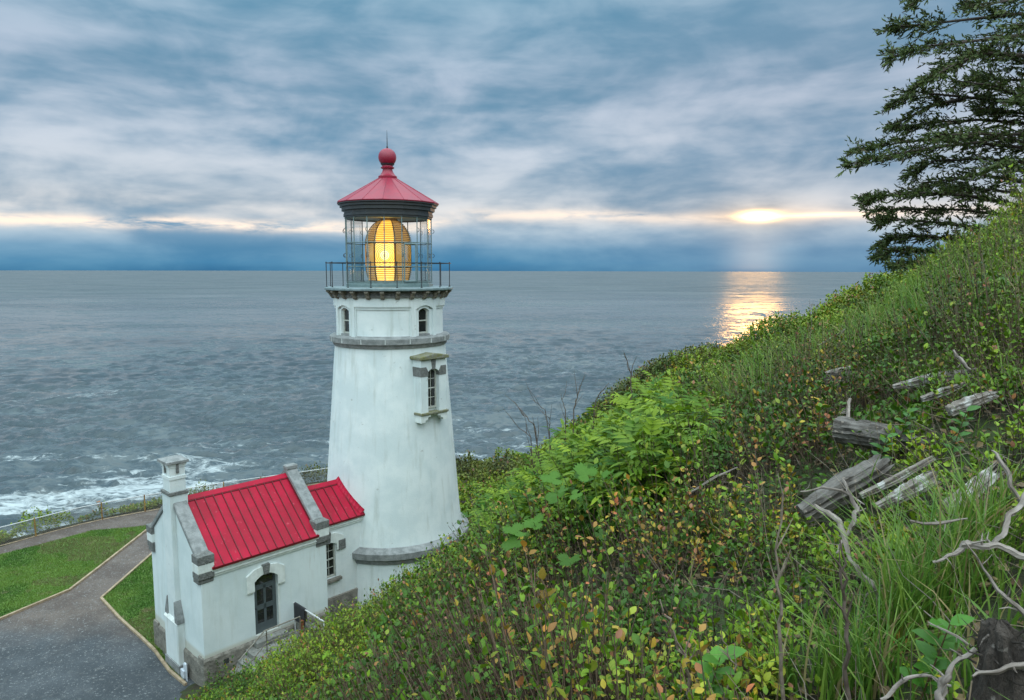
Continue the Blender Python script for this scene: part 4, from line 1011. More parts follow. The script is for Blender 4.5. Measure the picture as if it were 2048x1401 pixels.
# far hillside and cliff edge
def fartone(t, x, y):
    g_ = sstep(fbm(x, y, 6, 77, 3), .40, .58)[:, None]; br = np.array([.085, .062, .030]); return t*(.35+.5*g_)+br*(.55-.45*g_)
x, y, z, px, py = sites(-12, 60, 24, 70, 42)
k = clear(x, y) & (z > YARD-1.2) & ((x > -7) | (z > YARD+.12)) & (y < edgeY(x)+1.0); x, y, z = keep(k, x, y, z)
stuff(thicket('hillside_scrub', x, y, z, LEAF2, 6, .16, False, hs=1.25, warmf=.4, tonef=fartone), 'low brown and green scrub on the far headland slope', 'scrub')
x, y, z, px, py = sites(-42, -2, 18, 48, 85, 300)
fy = np.interp(x, FPS[:, 0], FPS[:, 1]); k = (y > fy+.25) & (y < fy+3.2); x, y, z = keep(k, x, y, z)
stuff(thicket('cliff_edge_scrub', x, y, z, LEAF2, 8, .11, False, hs=1.25, warmf=.4, tonef=fartone), 'low mixed scrub between the cliff fence and the drop', 'scrub')

# ------------------------------------------------------------------ long grass
def grass_parts(base, k, hgt, wid, seg=4, lean=.55, tones=None, out=.0, dirb=(0, 0)):
    "k arching blades at every base point; returns one (v, f, t)"
    n = len(base)*k; b = np.repeat(base, k, 0)+np.c_[RG.normal(0, .035, (n, 2)), np.zeros(n)]
    a = RG.random(n)*2*np.pi; dv = np.stack([np.cos(a)+dirb[0], np.sin(a)+dirb[1]], -1); dv /= np.linalg.norm(dv, axis=1, keepdims=True)
    h = np.repeat(np.broadcast_to(hgt, len(base)), k)*(.45+.65*RG.random(n)); le = h*lean*(.15+1.1*RG.random(n)**1.5); sd = np.stack([-dv[:, 1], dv[:, 0]], -1)
    w_ = wid*(.5+.8*RG.random(n)); v = np.zeros((n, 2*(seg+1), 3)); tw = RG.random(n)*.9
    for i in range(seg+1):
        t = i/seg; x = le*t**2.1; z = h*(t-.30*(le/h)*t**2.6); ww = w_*(1-t**2.2)*.5+.0004
        c = b[:, :2]+dv*x[:, None]
        s2 = sd*np.cos(tw)[:, None]+dv*np.sin(tw)[:, None]
        v[:, 2*i, :2] = c-s2*ww[:, None]; v[:, 2*i+1, :2] = c+s2*ww[:, None]; v[:, 2*i, 2] = v[:, 2*i+1, 2] = b[:, 2]+z
    f = np.array([(2*i, 2*i+1, 2*i+3, 2*i+2) for i in range(seg)]); F_ = (f[None]+np.arange(n)[:, None, None]*2*(seg+1)).reshape(-1, 4)
    g_ = RG.random((n, 1)); t = np.array([.075, .19, .022])*(1-g_)+np.array([.20, .30, .045])*g_
    dry = RG.random(n) < .13; t[dry] = np.array([.38, .30, .14])*(.6+.5*RG.random((dry.sum(), 1)))
    if tones is not None: t = t*np.repeat(np.broadcast_to(tones, (len(base), 3)), k, 0)
    return v.reshape(-1, 3), F_, np.repeat(t, 2*(seg+1), 0)
x, y, z, px, py = sites(-4, 13, 1.0, 16, 60)
gc = inpoly(px, py, GRASS_CREST); gl = inpoly(px, py, GRASS_LOW)
k = (gl & (RG.random(len(x)) < .8)) | (gc & (fbm(x, y, .9, 12, 2) > .42) & (RG.random(len(x)) < .7)) | ((px > 1300) & (RG.random(len(x)) < .08))
x, y, z = keep(k, x, y, z)
px, py, _f = proj(np.stack([x, y, z], -1)); hh = np.where(inpoly(px, py, GRASS_CREST), .78, np.where(np.hypot(x, y) < 4.0, .32, .38))
stuff(build_parts('long_grass', [grass_parts(np.stack([x, y, z], -1), 5, hh, .0095, lean=.9)], 'grass'), 'long arching green grass among the shrubs', 'grass')
# dead straw and fine twigs low down in the near cover
x, y, z, px, py = sites(-5, 9, 1.0, 9, 110); k = (px > 850) & (fbm(x, y, .8, 91, 2) > .38); x, y, z = keep(k, x, y, z); n = len(x)
p0 = np.stack([x, y, z+.02], -1); p1 = p0+rdir(n, 10, 80)*(.12+.32*RG.random((n, 1)))
t = np.array([.27, .21, .15])*(.35+1.0*RG.random((n, 1)))
stuff(build_parts('dry_twigs', [ribbons(p0, p1, .0016+.0022*RG.random(n), t)], 'grass'), 'tangle of thin dry twigs and straw under the shrubs', 'dry twigs')
x, y, z, px, py = sites(-1, 9, 1.2, 9, 16); k = ((px > 1480) & (py > 760)) | ((px > 1150) & (py > 1050) & (RG.random(len(x)) < .5)); x, y, z = keep(k, x, y, z); n = len(x)
p0 = np.stack([x, y, z+.03], -1); parts = []; d0 = rdir(n, 5, 55); w0 = .002+.0035*RG.random(n)**2; t = np.array([.42, .35, .29])*(.35+.9*RG.random((n, 1)))
for j in range(4):
    p1 = p0+d0*(.07+.12*RG.random((n, 1))); parts.append(ribbons(p0, p1, w0, t)); p0 = p1; d0 = unit(d0+RG.normal(0, .32, (n, 3))); w0 = w0*.62
stuff(build_parts('dead_branches', parts, 'grass'), 'tangle of thin dead branches lying over the slope', 'dead branches')
# leaf litter and creeping leaves on the soil
x, y, z, px, py = sites(-8, 10, 1.2, 10, 210); x, y, z = keep(clear(x, y), x, y, z); n = len(x); g_ = RG.random((n, 1)); t = np.array([.11, .065, .035])*(1-g_)+np.array([.26, .19, .10])*g_
gr = fbm(x, y, .7, 17, 2) > .50; t[gr] = (np.array([.05, .12, .012])*(.6+.9*RG.random((n, 1))))[gr]
stuff(build_parts('leaf_litter', [place(LEAF1, np.stack([x, y, z+.015+.05*RG.random(n)], -1), rdir(n, -10, 30), unit(np.c_[RG.normal(0, .5, (n, 2)), np.ones(n)]), .030+.035*RG.random(n), t)], 'leaf'), 'dead leaves and small creeping leaves on the soil', 'leaf litter')
def fromview(pts, up=0.0, off=0.0):
    "first point lies on the ground, the others rise from it at about the same distance"
    b = pick(*pts[0], up)
    if up == .55: r_ = ray(*pts[0]); ph = math.atan2(r_[0], r_[1]); D = np.interp(ph, C_A, C_D)*.98; b = np.array([D*math.sin(ph), D*math.cos(ph), 0.]); b[2] = ground(b[0], b[1])
    out = [b]
    for i, p in enumerate(pts[1:]): q = atY(p[0], p[1], b[1]+off*(i+1)); out.append(q)
    return [Vector(q) for q in out]
tufts = [(1490, 770, .85, 'spiky pale green grass tuft at the left end of the crest'), (1560, 740, .85, 'tall grass tuft on the crest below the gold sea glitter'), (1650, 700, .85, 'grass tuft on the crest above the rounded cut log'),
         (1745, 690, .80, 'upright grass tuft between the crest and the split log'), (1850, 680, .85, 'drooping grass tuft just above the split grey log'), (1960, 640, .8, 'grass tuft near the right edge under the spruce'),
         (1850, 540, .85, 'bright grass tuft on the skyline in front of the spruce'), (1965, 500, .8, 'grass tuft highest on the slope at the right edge'),
         (1800, 1290, .62, 'broad bladed grass tuft in the lower right, left of the gnarled stump'), (1900, 1210, .60, 'lush grass tuft under the large forked pale branch'), (1715, 1390, .46, 'grass tuft at the bottom edge beside the dark upright stem'),
         (1960, 1120, .55, 'grass tuft behind the large forked pale branch'), (1700, 1010, .34, 'small upright grass tuft growing beside the bark covered log'), (1560, 1400, .40, 'leaning long grass tuft at the bottom edge')]
for i, (px_, py_, h_, lb) in enumerate(tufts):
    c = pick(px_, py_); r_ = .10 if h_ > .4 else .05; nb_ = 16; ang = RG.random(nb_)*6.28; rr_ = r_*np.sqrt(RG.random(nb_))
    bx, by = c[0]+rr_*np.cos(ang), c[1]+rr_*np.sin(ang); base = np.stack([bx, by, ground(bx, by)], -1)
    g_ = grass_parts(base, 9 if h_ > .4 else 3, h_, .0085, seg=5, lean=.85, tones=(1.0, 1.0, 1.0))
    o = build_parts('grass_tuft', [g_], 'grass', origin=c); o.location = c; tag(o, lb, 'grass tuft', 'large grass tufts on the slope')

# ------------------------------------------------------------------ elderberry bushes
def compound(pos, ax, up, L, tone, tm=LANCE):
    "pinnate leaves: three pairs of leaflets and one at the tip"
    ax = unit(ax); sd = unit(np.cross(ax, up)); nr = np.cross(sd, ax); parts = []; n = len(pos); end = pos+ax*L[:, None]*.75-nr*L[:, None]*.10
    parts.append(ribbons(pos, end, np.full(n, .0022), tone*.8))
    for j, t in enumerate((.30, .52, .74)):
        p = pos+(end-pos)*t+nr*(L*.06*math.sin(t*3.1))[:, None]
        for s in (-1, 1): parts.append(place(tm, p, ax*.55+sd*s-nr*.12, nr, L*(.42-.04*j)*(.9+.2*RG.random(n)), tone*(.85+.3*RG.random((n, 1)))))
    parts.append(place(tm, end, ax-nr*.3, nr, L*.45, tone)); return merge(parts)
x, y, z, px, py = sites(-4, 6, 5.5, 13, 44); k = inpoly(px, py-55, ELDER) & (np.hypot(x, y) < np.interp(np.arctan2(x, y), C_A, C_D)+1.2); x, y, z, px, py = keep(k, x, y, z, px, py)
for lo, hi, lb in ((0, 1120, 'bright green elder bush, the lower left one nearest the tower'), (1120, 1240, 'bright green elder bush in the middle of the three against the sea'), (1240, 3000, 'yellow green elder bush highest up the slope under the tall bare twig')):
    k = (px >= lo) & (px < hi); bx, by, bz = keep(k, x, y, z); n = len(bx); c = np.array([bx.mean(), by.mean(), ground(bx.mean(), by.mean())])
    root = empty('elder_bush', c); tag(root, lb, 'bush', 'elder bushes on the slope edge')
    base = np.stack([bx, by, bz], -1); h = .38+.42*RG.random(n); top = base+unit(rdir(n, 55, 90)+np.array([-.25, 0, .5]))*h[:, None]
    build_parts('stem', [ribbons(base, top, np.full(n, .006), np.tile((.10, .09, .04), (n, 1)))], 'leaf', root, c)
    parts = []
    for j in range(6):
        t = 1-.13*j; p = base+(top-base)*t; a = RG.random(n)*6.28; e = np.radians(RG.normal(28, 14, n)); ax = np.stack([np.cos(a)*np.cos(e)-.2, np.sin(a)*np.cos(e)-.25, np.sin(e)], -1)
        g_ = np.clip(RG.normal(.5, .3, (n, 1))-.08*j, 0, 1); tn = np.array([.045, .14, .008])*(1-g_)+np.array([.28, .39, .018])*g_
        parts.append(compound(p, ax, np.tile((0, 0, 1.), (n, 1)), .22+.10*RG.random(n), tn))
    build_parts('foliage', parts, 'soft', root, c)
# small bushy mounds
for px_, py_, r_, lb in ((1365, 905, .34, 'round mound of small fresh green leaves right of the elder bushes'), (1395, 1080, .16, 'small light green feathery plant amid yellowing shrubs'), (1790, 660, .18, 'light green low plant among grass above the split log'), (1800, 515, .38, 'bright yellow green leafy sapling in front of the spruce')):
    c = pick(px_, py_+ (20 if r_ > .2 else 0)); n = int(900*r_/.3); d_ = unit(RG.normal(size=(n, 3))); d_[:, 2] = np.abs(d_[:, 2]); p = c+d_*(r_*(.55+.45*RG.random((n, 1))))*np.array([1, 1, .9])
    g_ = RG.random((n, 1)); tn = np.array([.05, .20, .015])*(1-g_)+np.array([.12, .32, .03])*g_
    if px_ == 1800:
        n = 26; p = c+np.c_[RG.normal(0, .13, (n, 2)), .15+.5*RG.random(n)]; o = build_parts('leafy_sapling', [compound(p, rdir(n, 5, 45), np.tile((0, 0, 1.), (n, 1)), np.full(n, .26), np.tile((.14, .36, .02), (n, 1))), ribbons(np.tile(c, (n, 1)), p, np.full(n, .003), np.tile((.1, .12, .04), (n, 1)))], 'soft', origin=c)
    else: o = build_parts('low_bush', [place(LEAF1, p, d_*.6+np.array([0, 0, .5])+RG.normal(0, .4, (n, 3)), unit(d_+RG.normal(0, .4, (n, 3))), .028+.025*RG.random(n), tn)], 'soft', origin=c)
    o.location = c; tag(o, lb, 'plant')

# ------------------------------------------------------------------ cow parsnip
def palmate():
    pts = [(0, 0, 0)]; K = 48
    for i in range(K+1):
        th = math.radians(-158+316*i/K); lobe = abs(math.cos(th*1.55)); r = .40+.34*lobe**.7+(.16 if abs(th) < .5 else 0)
        r *= (1.0 if i % 2 else .80); r *= 1-.25*(abs(th)/2.75)**3
        pts.append((math.sin(th)*r*.62, .38+math.cos(th)*r*.62, -.22*r*r+.13*lobe+(.05 if i % 2 else -.02)))
    pts[0] = (0, .34, .0)
    f = [(0, 1+2*i, 2+2*i, 3+2*i) for i in range(K//2)]; return np.array(pts), np.array(f)
PALM = palmate()
parsnips = [(1150, 1045, .42, 7, 'single cow parsnip plant with large lobed leaves below the elder bushes'), (1215, 990, .42, 8, 'cow parsnip growing dark green at the foot of the elder bushes'), (690, 1300, .50, 9, 'cow parsnip nearest the door landing, with a yellowed leaf'),
            (800, 1235, .42, 8, 'cow parsnip in the middle of the leafy row above the landing'), (860, 1190, .38, 7, 'highest cow parsnip of the leafy row below the tower ledge'), (730, 1245, .40, 6, 'cow parsnip beside the corridor corner of the building'),
            (800, 1330, .48, 8, 'cow parsnip with yellowing leaves near the bottom centre'), (760, 1385, .42, 6, 'yellow green cow parsnip cut off by the bottom edge'), (1010, 1010, .26, 6, 'small cow parsnip behind the single large one')]
for px_, py_, L_, n, lb in parsnips:
    c = pick(px_, py_, .62); root = empty('cow_parsnip', c); tag(root, lb, 'plant', 'cow parsnip plants on the slope')
    a = RG.random(n)*6.28; up_ = np.array([0, 0, 1.]); h = .52+.26*RG.random(n); sp = .12+.26*RG.random(n); c = c+np.array([0, 0, -.05])
    p1 = c+np.c_[np.cos(a)*sp, np.sin(a)*sp-.1, h]; build_parts('stalk', [ribbons(np.tile(c, (n, 1)), p1, np.full(n, .007), np.tile((.12, .20, .04), (n, 1)))], 'soft', root, c)
    tn = np.tile((.065, .16, .014), (n, 1))*(.8+.6*RG.random((n, 1)))
    if 'yellow' in lb: q = max(1, n//4); tn[:q] = (.42, .36, .03); tn[q:2*q] = (.20, .36, .02)
    L = L_*.52*(.45+.65*RG.random(n)); ax = np.c_[np.cos(a)*.8-.25, np.sin(a)*.8-.35, -.05+.25*RG.normal(size=n)]; nr = unit(np.c_[RG.normal(-.2, .2, n), RG.normal(-.45, .2, n), np.ones(n)])
    build_parts('leaves', [place(PALM, p1, ax, nr, L, tn)], 'soft', root, c)
# big leaves close to the camera, lower right, and a maple like leaf
for px_, py_, lb, col, tmx, L_ in ((1840, 1290, 'spray of large leathery leaves close to the camera in the lower right grass', (.05, .15, .015), LEAF0, .085), (1400, 1350, 'upright stem of big green leaves at the bottom edge right of centre', (.07, .19, .02), LEAF0, .085), (2010, 640, 'yellow green lobed leaf by the right edge', (.30, .42, .02), PALM, .16), (1790, 850, 'leafy green shoot in front of the thick grey log', (.045, .14, .02), LEAF0, .07), (1745, 900, 'leafy shoot between the two thick logs', (.045, .14, .02), LEAF0, .07), (1900, 850, 'leafy shoot right of the thick grey log', (.05, .15, .02), LEAF0, .07)):
    c = pick(px_, py_, .25); n = 14 if tmx is LEAF0 else 3; h = .34; t = np.linspace(.25, 1, n); p = c+np.c_[t*0.06, -t*.05, t*h]; a = np.arange(n)*2.4
    ax = np.c_[np.cos(a), np.sin(a), .55+0*a]; parts = [place(tmx, p, ax, np.tile((0, -.3, 1.), (n, 1)), L_*(.8+.4*RG.random(n)), np.tile(col, (n, 1))*(.8+.5*RG.random((n, 1)))), ribbons(c[None], (c+np.array([.06, -.05, h]))[None], np.array([.004]), np.array([(.14, .09, .05)]))]
    o = build_parts('leafy_shoot', parts, 'leaf', origin=c); o.location = c; tag(o, lb, 'plant', 'leafy shoots close to the camera')

# ------------------------------------------------------------------ logs and driftwood
def rough_tube(name, pts, rad, mat, label, cat, sides=14, rough=.10, seg=10, broken=0.0, group=None, flat=1.0):
    pts = [Vector(p) for p in pts]; c = pts[0].copy(); P_ = []; R2 = []
    m = len(pts)-1
    for i in range(m):
        for j in range(seg):
            t = j/seg; P_.append(pts[i].lerp(pts[i+1], t)); R2.append(rad[i]*(1-t)+rad[i+1]*t)
    P_.append(pts[-1]); R2.append(rad[-1])
    P_ = [p+Vector((random.uniform(-1, 1), random.uniform(-1, 1), random.uniform(-1, 1)))*R2[i]*(1.6 if cat == 'branch' else .12)-c for i, p in enumerate(P_)]
    for _ in range(2):
        for i in range(1, len(P_)-1): P_[i] = (P_[i-1]+P_[i]*2+P_[i+1])/4
    mb = MB(); mb.tube(P_, R2, sides, rough=0)
    if cat == 'branch':
        LL = (pts[-1]-pts[0]).length
        for _ in range(4):
            i = random.randrange(1, len(P_)-1); dd_ = Vector([random.uniform(-1, 1) for _ in range(3)]).normalized(); l_ = LL*random.uniform(.08, .3)
            m1 = P_[i]+dd_*l_*.5; m2 = m1+(dd_+Vector([random.uniform(-.6, .6) for _ in range(3)])).normalized()*l_*.5; mb.tube([P_[i], m1, m2], [R2[i]*.45, R2[i]*.32, R2[i]*.1], 5)
    off = [random.uniform(-1, 1) for _ in range(sides)]
    for i in range(len(P_)):
        for k in range(sides):
            q = Vector(mb.v[i*sides+k]); d_ = q-P_[i]; g_ = 1+rough*(off[k]+.45*random.uniform(-1, 1)); q = P_[i]+d_*g_
            if broken and i >= len(P_)-3: q += (P_[-1]-P_[-2]).normalized()*broken*off[(k*5) % sides]*(i-len(P_)+4)/3
            mb.v[i*sides+k] = tuple(q)
    q_ = (pts[-1]-pts[0]).normalized().to_track_quat('X', 'Z'); qi = q_.inverted(); mb.v = [tuple(qi @ Vector(v)) for v in mb.v]
    o = mb.build(name, mat, smooth=50); o.location = c; o.rotation_euler = q_.to_euler(); tag(o, label, cat, group); return o
def px_m(p): return np.linalg.norm(p)/F_PX
G1 = 'dead logs on the slope'; G2 = 'bare pale branches on the slope'
for pts, rpx, mat, lb, br in (
    ([(1690, 862), (1760, 872), (1838, 895)], (27, 26, 15), 'bark', 'thick grey log lying across the slope, flaking bark, one short snag', .04),
    ([(1620, 1020), (1690, 975), (1752, 940)], (20, 30, 24), 'bark', 'bark covered thick log in the hollow below the other thick log', .03),
    ([(1648, 862), (1680, 856)], (13, 12), 'bark', 'short sawn brown log end left of the thick grey log', 0),
    ([(1802, 772), (1860, 760), (1928, 752)], (5, 11, 10), 'deadwood', 'split pale grey log with splintered end, uppermost on the slope', .06),
    ([(1852, 796), (1890, 784), (1925, 770)], (6, 8, 3), 'deadwood', 'splinter of wood lying just under the split pale grey log', .02),
    ([(1905, 820), (1940, 806), (1978, 792)], (10, 12, 7), 'deadwood', 'pale weathered log half hidden by leaves at the right', .03),
    ([(1765, 1008), (1810, 985), (1852, 962)], (6, 14, 13), 'deadwood', 'reddish grey splintered wood chunk in the middle of the hollow', .04),
    ([(1902, 1012), (1945, 980), (1982, 950)], (13, 15, 12), 'deadwood', 'light grey broken log among grass at the right', .05),
    ([(1735, 985), (1790, 960), (1850, 925)], (6, 8, 5), 'deadwood', 'narrow weathered log half buried between the hollow and the shoots', .02)):
    ws = [pick(px_, py_, .20) for px_, py_ in pts]; Y0 = np.mean([q[1] for q in ws]); ws = [atY(px_, py_, Y0+.35*(q[1]-Y0)) for (px_, py_), q in zip(pts, ws)]
    ws = [ws[0]+(ws[0]-ws[-1])*.12]+list(ws[1:-1])+[ws[-1]+(ws[-1]-ws[0])*.12]
    rough_tube('log', ws, [r*.82*px_m(q) for r, q in zip(rpx, ws)], mat, lb, 'log', 28, .26 if mat == 'deadwood' else .13, 9, br, G1)
# sawn stump with its top seen edge on
c = pick(1672, 800); c = atY(1672, 738, c[1]); mb = MB(); r = 26*px_m(c)
mb.lathe([(.001, .0), (r*.5, .002), (r*.9, -.004), (r*.97, -.02)], 18, 0); mb.lathe([(r*.97, -.02), (r, -.1), (r*1.05, -.45), (r*1.2, -.9)], 18, 1)
o = mb.build('sawn_stump', ['deadwood', 'bark'], smooth=35); o.location = c; o.rotation_euler = (-.25, -.25, 0); tag(o, 'sawn stump with blue grey cut top among leaves above the logs', 'stump')
for pts, rpx, lb in (
    ([(1688, 962), (1700, 990), (1714, 1020), (1708, 1050), (1688, 1078), (1674, 1104)], (4, 5, 5.5, 5.5, 4, 3), 'curved pale branch hooking down past the bark covered log'),
    ([(1634, 1014), (1662, 1030), (1680, 1058), (1700, 1120), (1738, 1158), (1756, 1212)], (4, 6, 6, 6, 8, 5), 'long crooked pale branch running from the hollow down into the grass'),
    ([(1868, 1127), (1905, 1106), (1940, 1091), (1985, 1088), (2048, 1112), (2090, 1122)], (3, 6, 8, 9, 9, 9), 'large forked pale branch at the right, its horizontal arm'),
    ([(1998, 1086), (2006, 1058), (2024, 1025), (2052, 994), (2085, 960)], (6, 6, 6.5, 7, 7), 'rising arm of pale driftwood joined to the forked branch at the right'),
    ([(1932, 1085), (1962, 1130), (1995, 1180), (2050, 1226)], (2, 3.5, 5, 7), 'thin white branch slanting down behind the gnarled stump'),
    ([(1856, 1245), (1900, 1265), (1938, 1290)], (1.5, 2.2, 3), 'thin white stick pointing at the gnarled stump'),
    ([(1908, 702), (1918, 722), (1938, 742)], (3, 4, 3), 'short broken pale branch standing over the split log'),
    ([(1940, 1352), (1985, 1338), (2060, 1326)], (3, 7, 8), 'rough root branch crossing in front of the gnarled stump'),
    ([(1870, 1420), (1885, 1360), (1905, 1330), (1950, 1300)], (9, 8, 6, 5), 'pale forked stick at the bottom edge left of the stump'),
    ([(1640, 690), (1670, 672), (1690, 662)], (2, 3, 2), 'short arched branch amid grass at the crest'),
    ([(1695, 800), (1698, 845)], (3, 4), 'short upright snag on the thick grey log'),
    ([(1382, 985), (1430, 955), (1475, 935)], (2, 2.5, 1.5), 'thin pale branch below the round green mound'),
    ([(1760, 1400), (1800, 1360), (1850, 1352), (1905, 1372)], (3, 4, 4.5, 3), 'low bowed pale branch near the bottom edge in the grass'),
    ([(1985, 900), (2010, 930), (2020, 975), (2048, 1010)], (3, 4, 4, 4), 'bent branch coming down the right edge above the forked one'),
    ([(1600, 985), (1640, 975), (1690, 985), (1730, 1010)], (2, 3, 3, 2), 'thin crooked branch lying across the bark covered log'),
    ([(1820, 1040), (1880, 1050), (1935, 1035)], (2.5, 3.5, 2), 'pale stick lying in grass below the splintered chunk'),
    ([(1040, 985), (1030, 990), (1018, 978)], (3.5, 3.5, 3), 'short grey stick leaning left of the elder bushes')):
    ws = [pick(px_, py_, .40) for px_, py_ in pts]; Y0 = np.median([q[1] for q in ws]); ws = [atY(px_, py_, Y0+.25*(q[1]-Y0)) for (px_, py_), q in zip(pts, ws)]
    rough_tube('driftwood_branch', ws, [r*.68*px_m(q)*random.uniform(.6, 1.3) for r, q in zip(rpx, ws)], 'branchwood', lb, 'branch', 12, .24, 6, 0, G2)
# gnarled stump, bottom right
c = pick(2000, 1400, .25); c = atY(1990, 1330, c[1]); s_ = px_m(c)*.64; mb = MB(); sg = 30; pr = [(6, 112), (20, 106), (31, 90), (38, 66), (44, 40), (46, 0), (52, -50), (66, -110), (80, -200)]; vs = []
for i, (r, z) in enumerate(pr):
    for k_ in range(sg):
        a = 2*math.pi*k_/sg; q = 1+.16*math.sin(3*a+i*.7)+.12*math.sin(7*a-i)+random.uniform(-.16, .16); vs.append((r*s_*q*math.cos(a)+i*s_*3, r*s_*q*math.sin(a), (z+random.uniform(-6, 6))*s_))
fs = [(i*sg+k_, i*sg+(k_+1) % sg, (i+1)*sg+(k_+1) % sg, (i+1)*sg+k_) for i in range(len(pr)-1) for k_ in range(sg)]+[tuple(reversed(range(sg)))]
mb.add(vs, [tuple(reversed(f)) for f in fs]); 
for j in range(26):
    a = random.uniform(0, 6.28); z0 = random.uniform(-60, 95)*s_; r0 = 38*s_; p = Vector((r0*math.cos(a), r0*math.sin(a), z0)); d_ = Vector((math.cos(a), math.sin(a), random.uniform(-.2, 1))).normalized()
    L = random.uniform(20, 80)*s_; q = p+d_*L*.5+Vector((0, 0, random.uniform(-.2, .3)*L)); mb.tube([p, q, q+d_*L*.5+Vector((random.uniform(-.3, .3)*L, 0, random.uniform(-.3, .3)*L))], [3.2*s_, 2*s_, .6*s_], 5)
o = mb.build('gnarled_stump', 'stump', smooth=25); o.location = c; tag(o, 'dark gnarled root stump in the bottom right corner', 'stump')

# ------------------------------------------------------------------ bare twigs
def twiggy(pts, r0, label, mat='twig', br=5, up=0.0, ln=.22):
    ws = fromview(pts, up); c = ws[0].copy(); mb = MB(); P_ = []
    for a, b in zip(ws[:-1], ws[1:]):
        for j in range(5): P_.append(a.lerp(b, j/5)-c+Vector([random.uniform(-1, 1)*r0*1.2 for _ in range(3)]))
    P_.append(ws[-1]-c); n = len(P_); s_ = (ws[-1]-ws[0]).length
    mb.tube(P_, [r0*(1-.75*i/n) for i in range(n)], 5)
    for j in range(br):
        i = random.randrange(n//3, n-1); d_ = (P_[min(i+1, n-1)]-P_[i-1]).normalized(); sd = Vector((random.uniform(-1, 1), random.uniform(-.5, .5), random.uniform(-.2, .6)))
        L = s_*ln*random.uniform(.5, 1.2); q = P_[i]+(d_+sd*.8).normalized()*L; m_ = P_[i].lerp(q, .5)+Vector([random.uniform(-1, 1)*L*.08 for _ in range(3)])
        mb.tube([P_[i], m_, q], [r0*.45, r0*.35, r0*.15], 4)
    o = mb.build('bare_twig', mat); o.location = c; tag(o, label, 'twig', 'bare twigs standing out of the shrubs')
TW = [([(1262, 830), (1261, 780), (1262, 745), (1248, 706)], .006, 'tall dark bare twig against the sea above the elder bushes', 'twig', 2),
      ([(1150, 870), (1148, 820), (1155, 790), (1162, 770)], .005, 'bent bare twig with side shoots on the skyline of the middle elder bush', 'twig', 4),
      ([(1132, 870), (1130, 820), (1122, 788)], .0045, 'straight dark twig left of the bent one on the skyline', 'twig', 3),
      ([(1185, 840), (1190, 800), (1218, 766)], .005, 'dark twig curving right towards the tall twig', 'twig', 3),
      ([(1120, 860), (1090, 820), (1060, 796)], .004, 'thin twig arching left over the sea', 'twig', 2),
      ([(1098, 895), (1070, 850), (1042, 826)], .006, 'branching dark twig leaning left over the sea beside the tower', 'twig', 6),
      ([(1085, 905), (1060, 875), (1026, 842)], .005, 'lowest dark twig leaning far left over the sea', 'twig', 5),
      ([(1095, 890), (1100, 850), (1098, 835)], .004, 'short upright twig among the leaning dark twigs', 'twig', 3),
      ([(1705, 1440), (1697, 1300), (1688, 1180), (1680, 1080)], .007, 'dark upright stem rising from the bottom edge through the grass', 'twig', 5),
      ([(1568, 1440), (1562, 1250), (1556, 1150), (1562, 1020)], .006, 'tall brown bare stem left of the dark upright stem', 'twig_pale', 5),
      ([(1392, 1440), (1372, 1330), (1340, 1250), (1320, 1200)], .006, 'curved grey brown stem leaning left at bottom centre', 'twig_pale', 4),
      ([(1172, 1440), (1166, 1370), (1160, 1320)], .005, 'short pale stem at the bottom edge near the centre', 'twig_pale', 3),
      ([(1430, 1440), (1470, 1330), (1440, 1270)], .004, 'thin crooked pale twig right of the curved stem', 'twig_pale', 4),
      ([(1620, 700), (1622, 650), (1618, 600)], .003, 'thin grass stalk twig on the crest in front of the gold glitter', 'twig_pale', 2),
      ([(960, 1090), (957, 1060), (958, 1030)], .005, 'small bleached twig sticking up right of the tower foot', 'branchwood', 2),
      ([(1485, 860), (1472, 800), (1476, 745)], .003, 'slender pale stem standing before the grass at the left end of the crest', 'twig_pale', 2)]
for pts, r0, lb, mt, br in TW: twiggy(pts, r0*(1.9 if pts[0][1] < 1000 else 1.4), lb, mt, br, up=.55 if pts[0][1] < 1000 else .1)

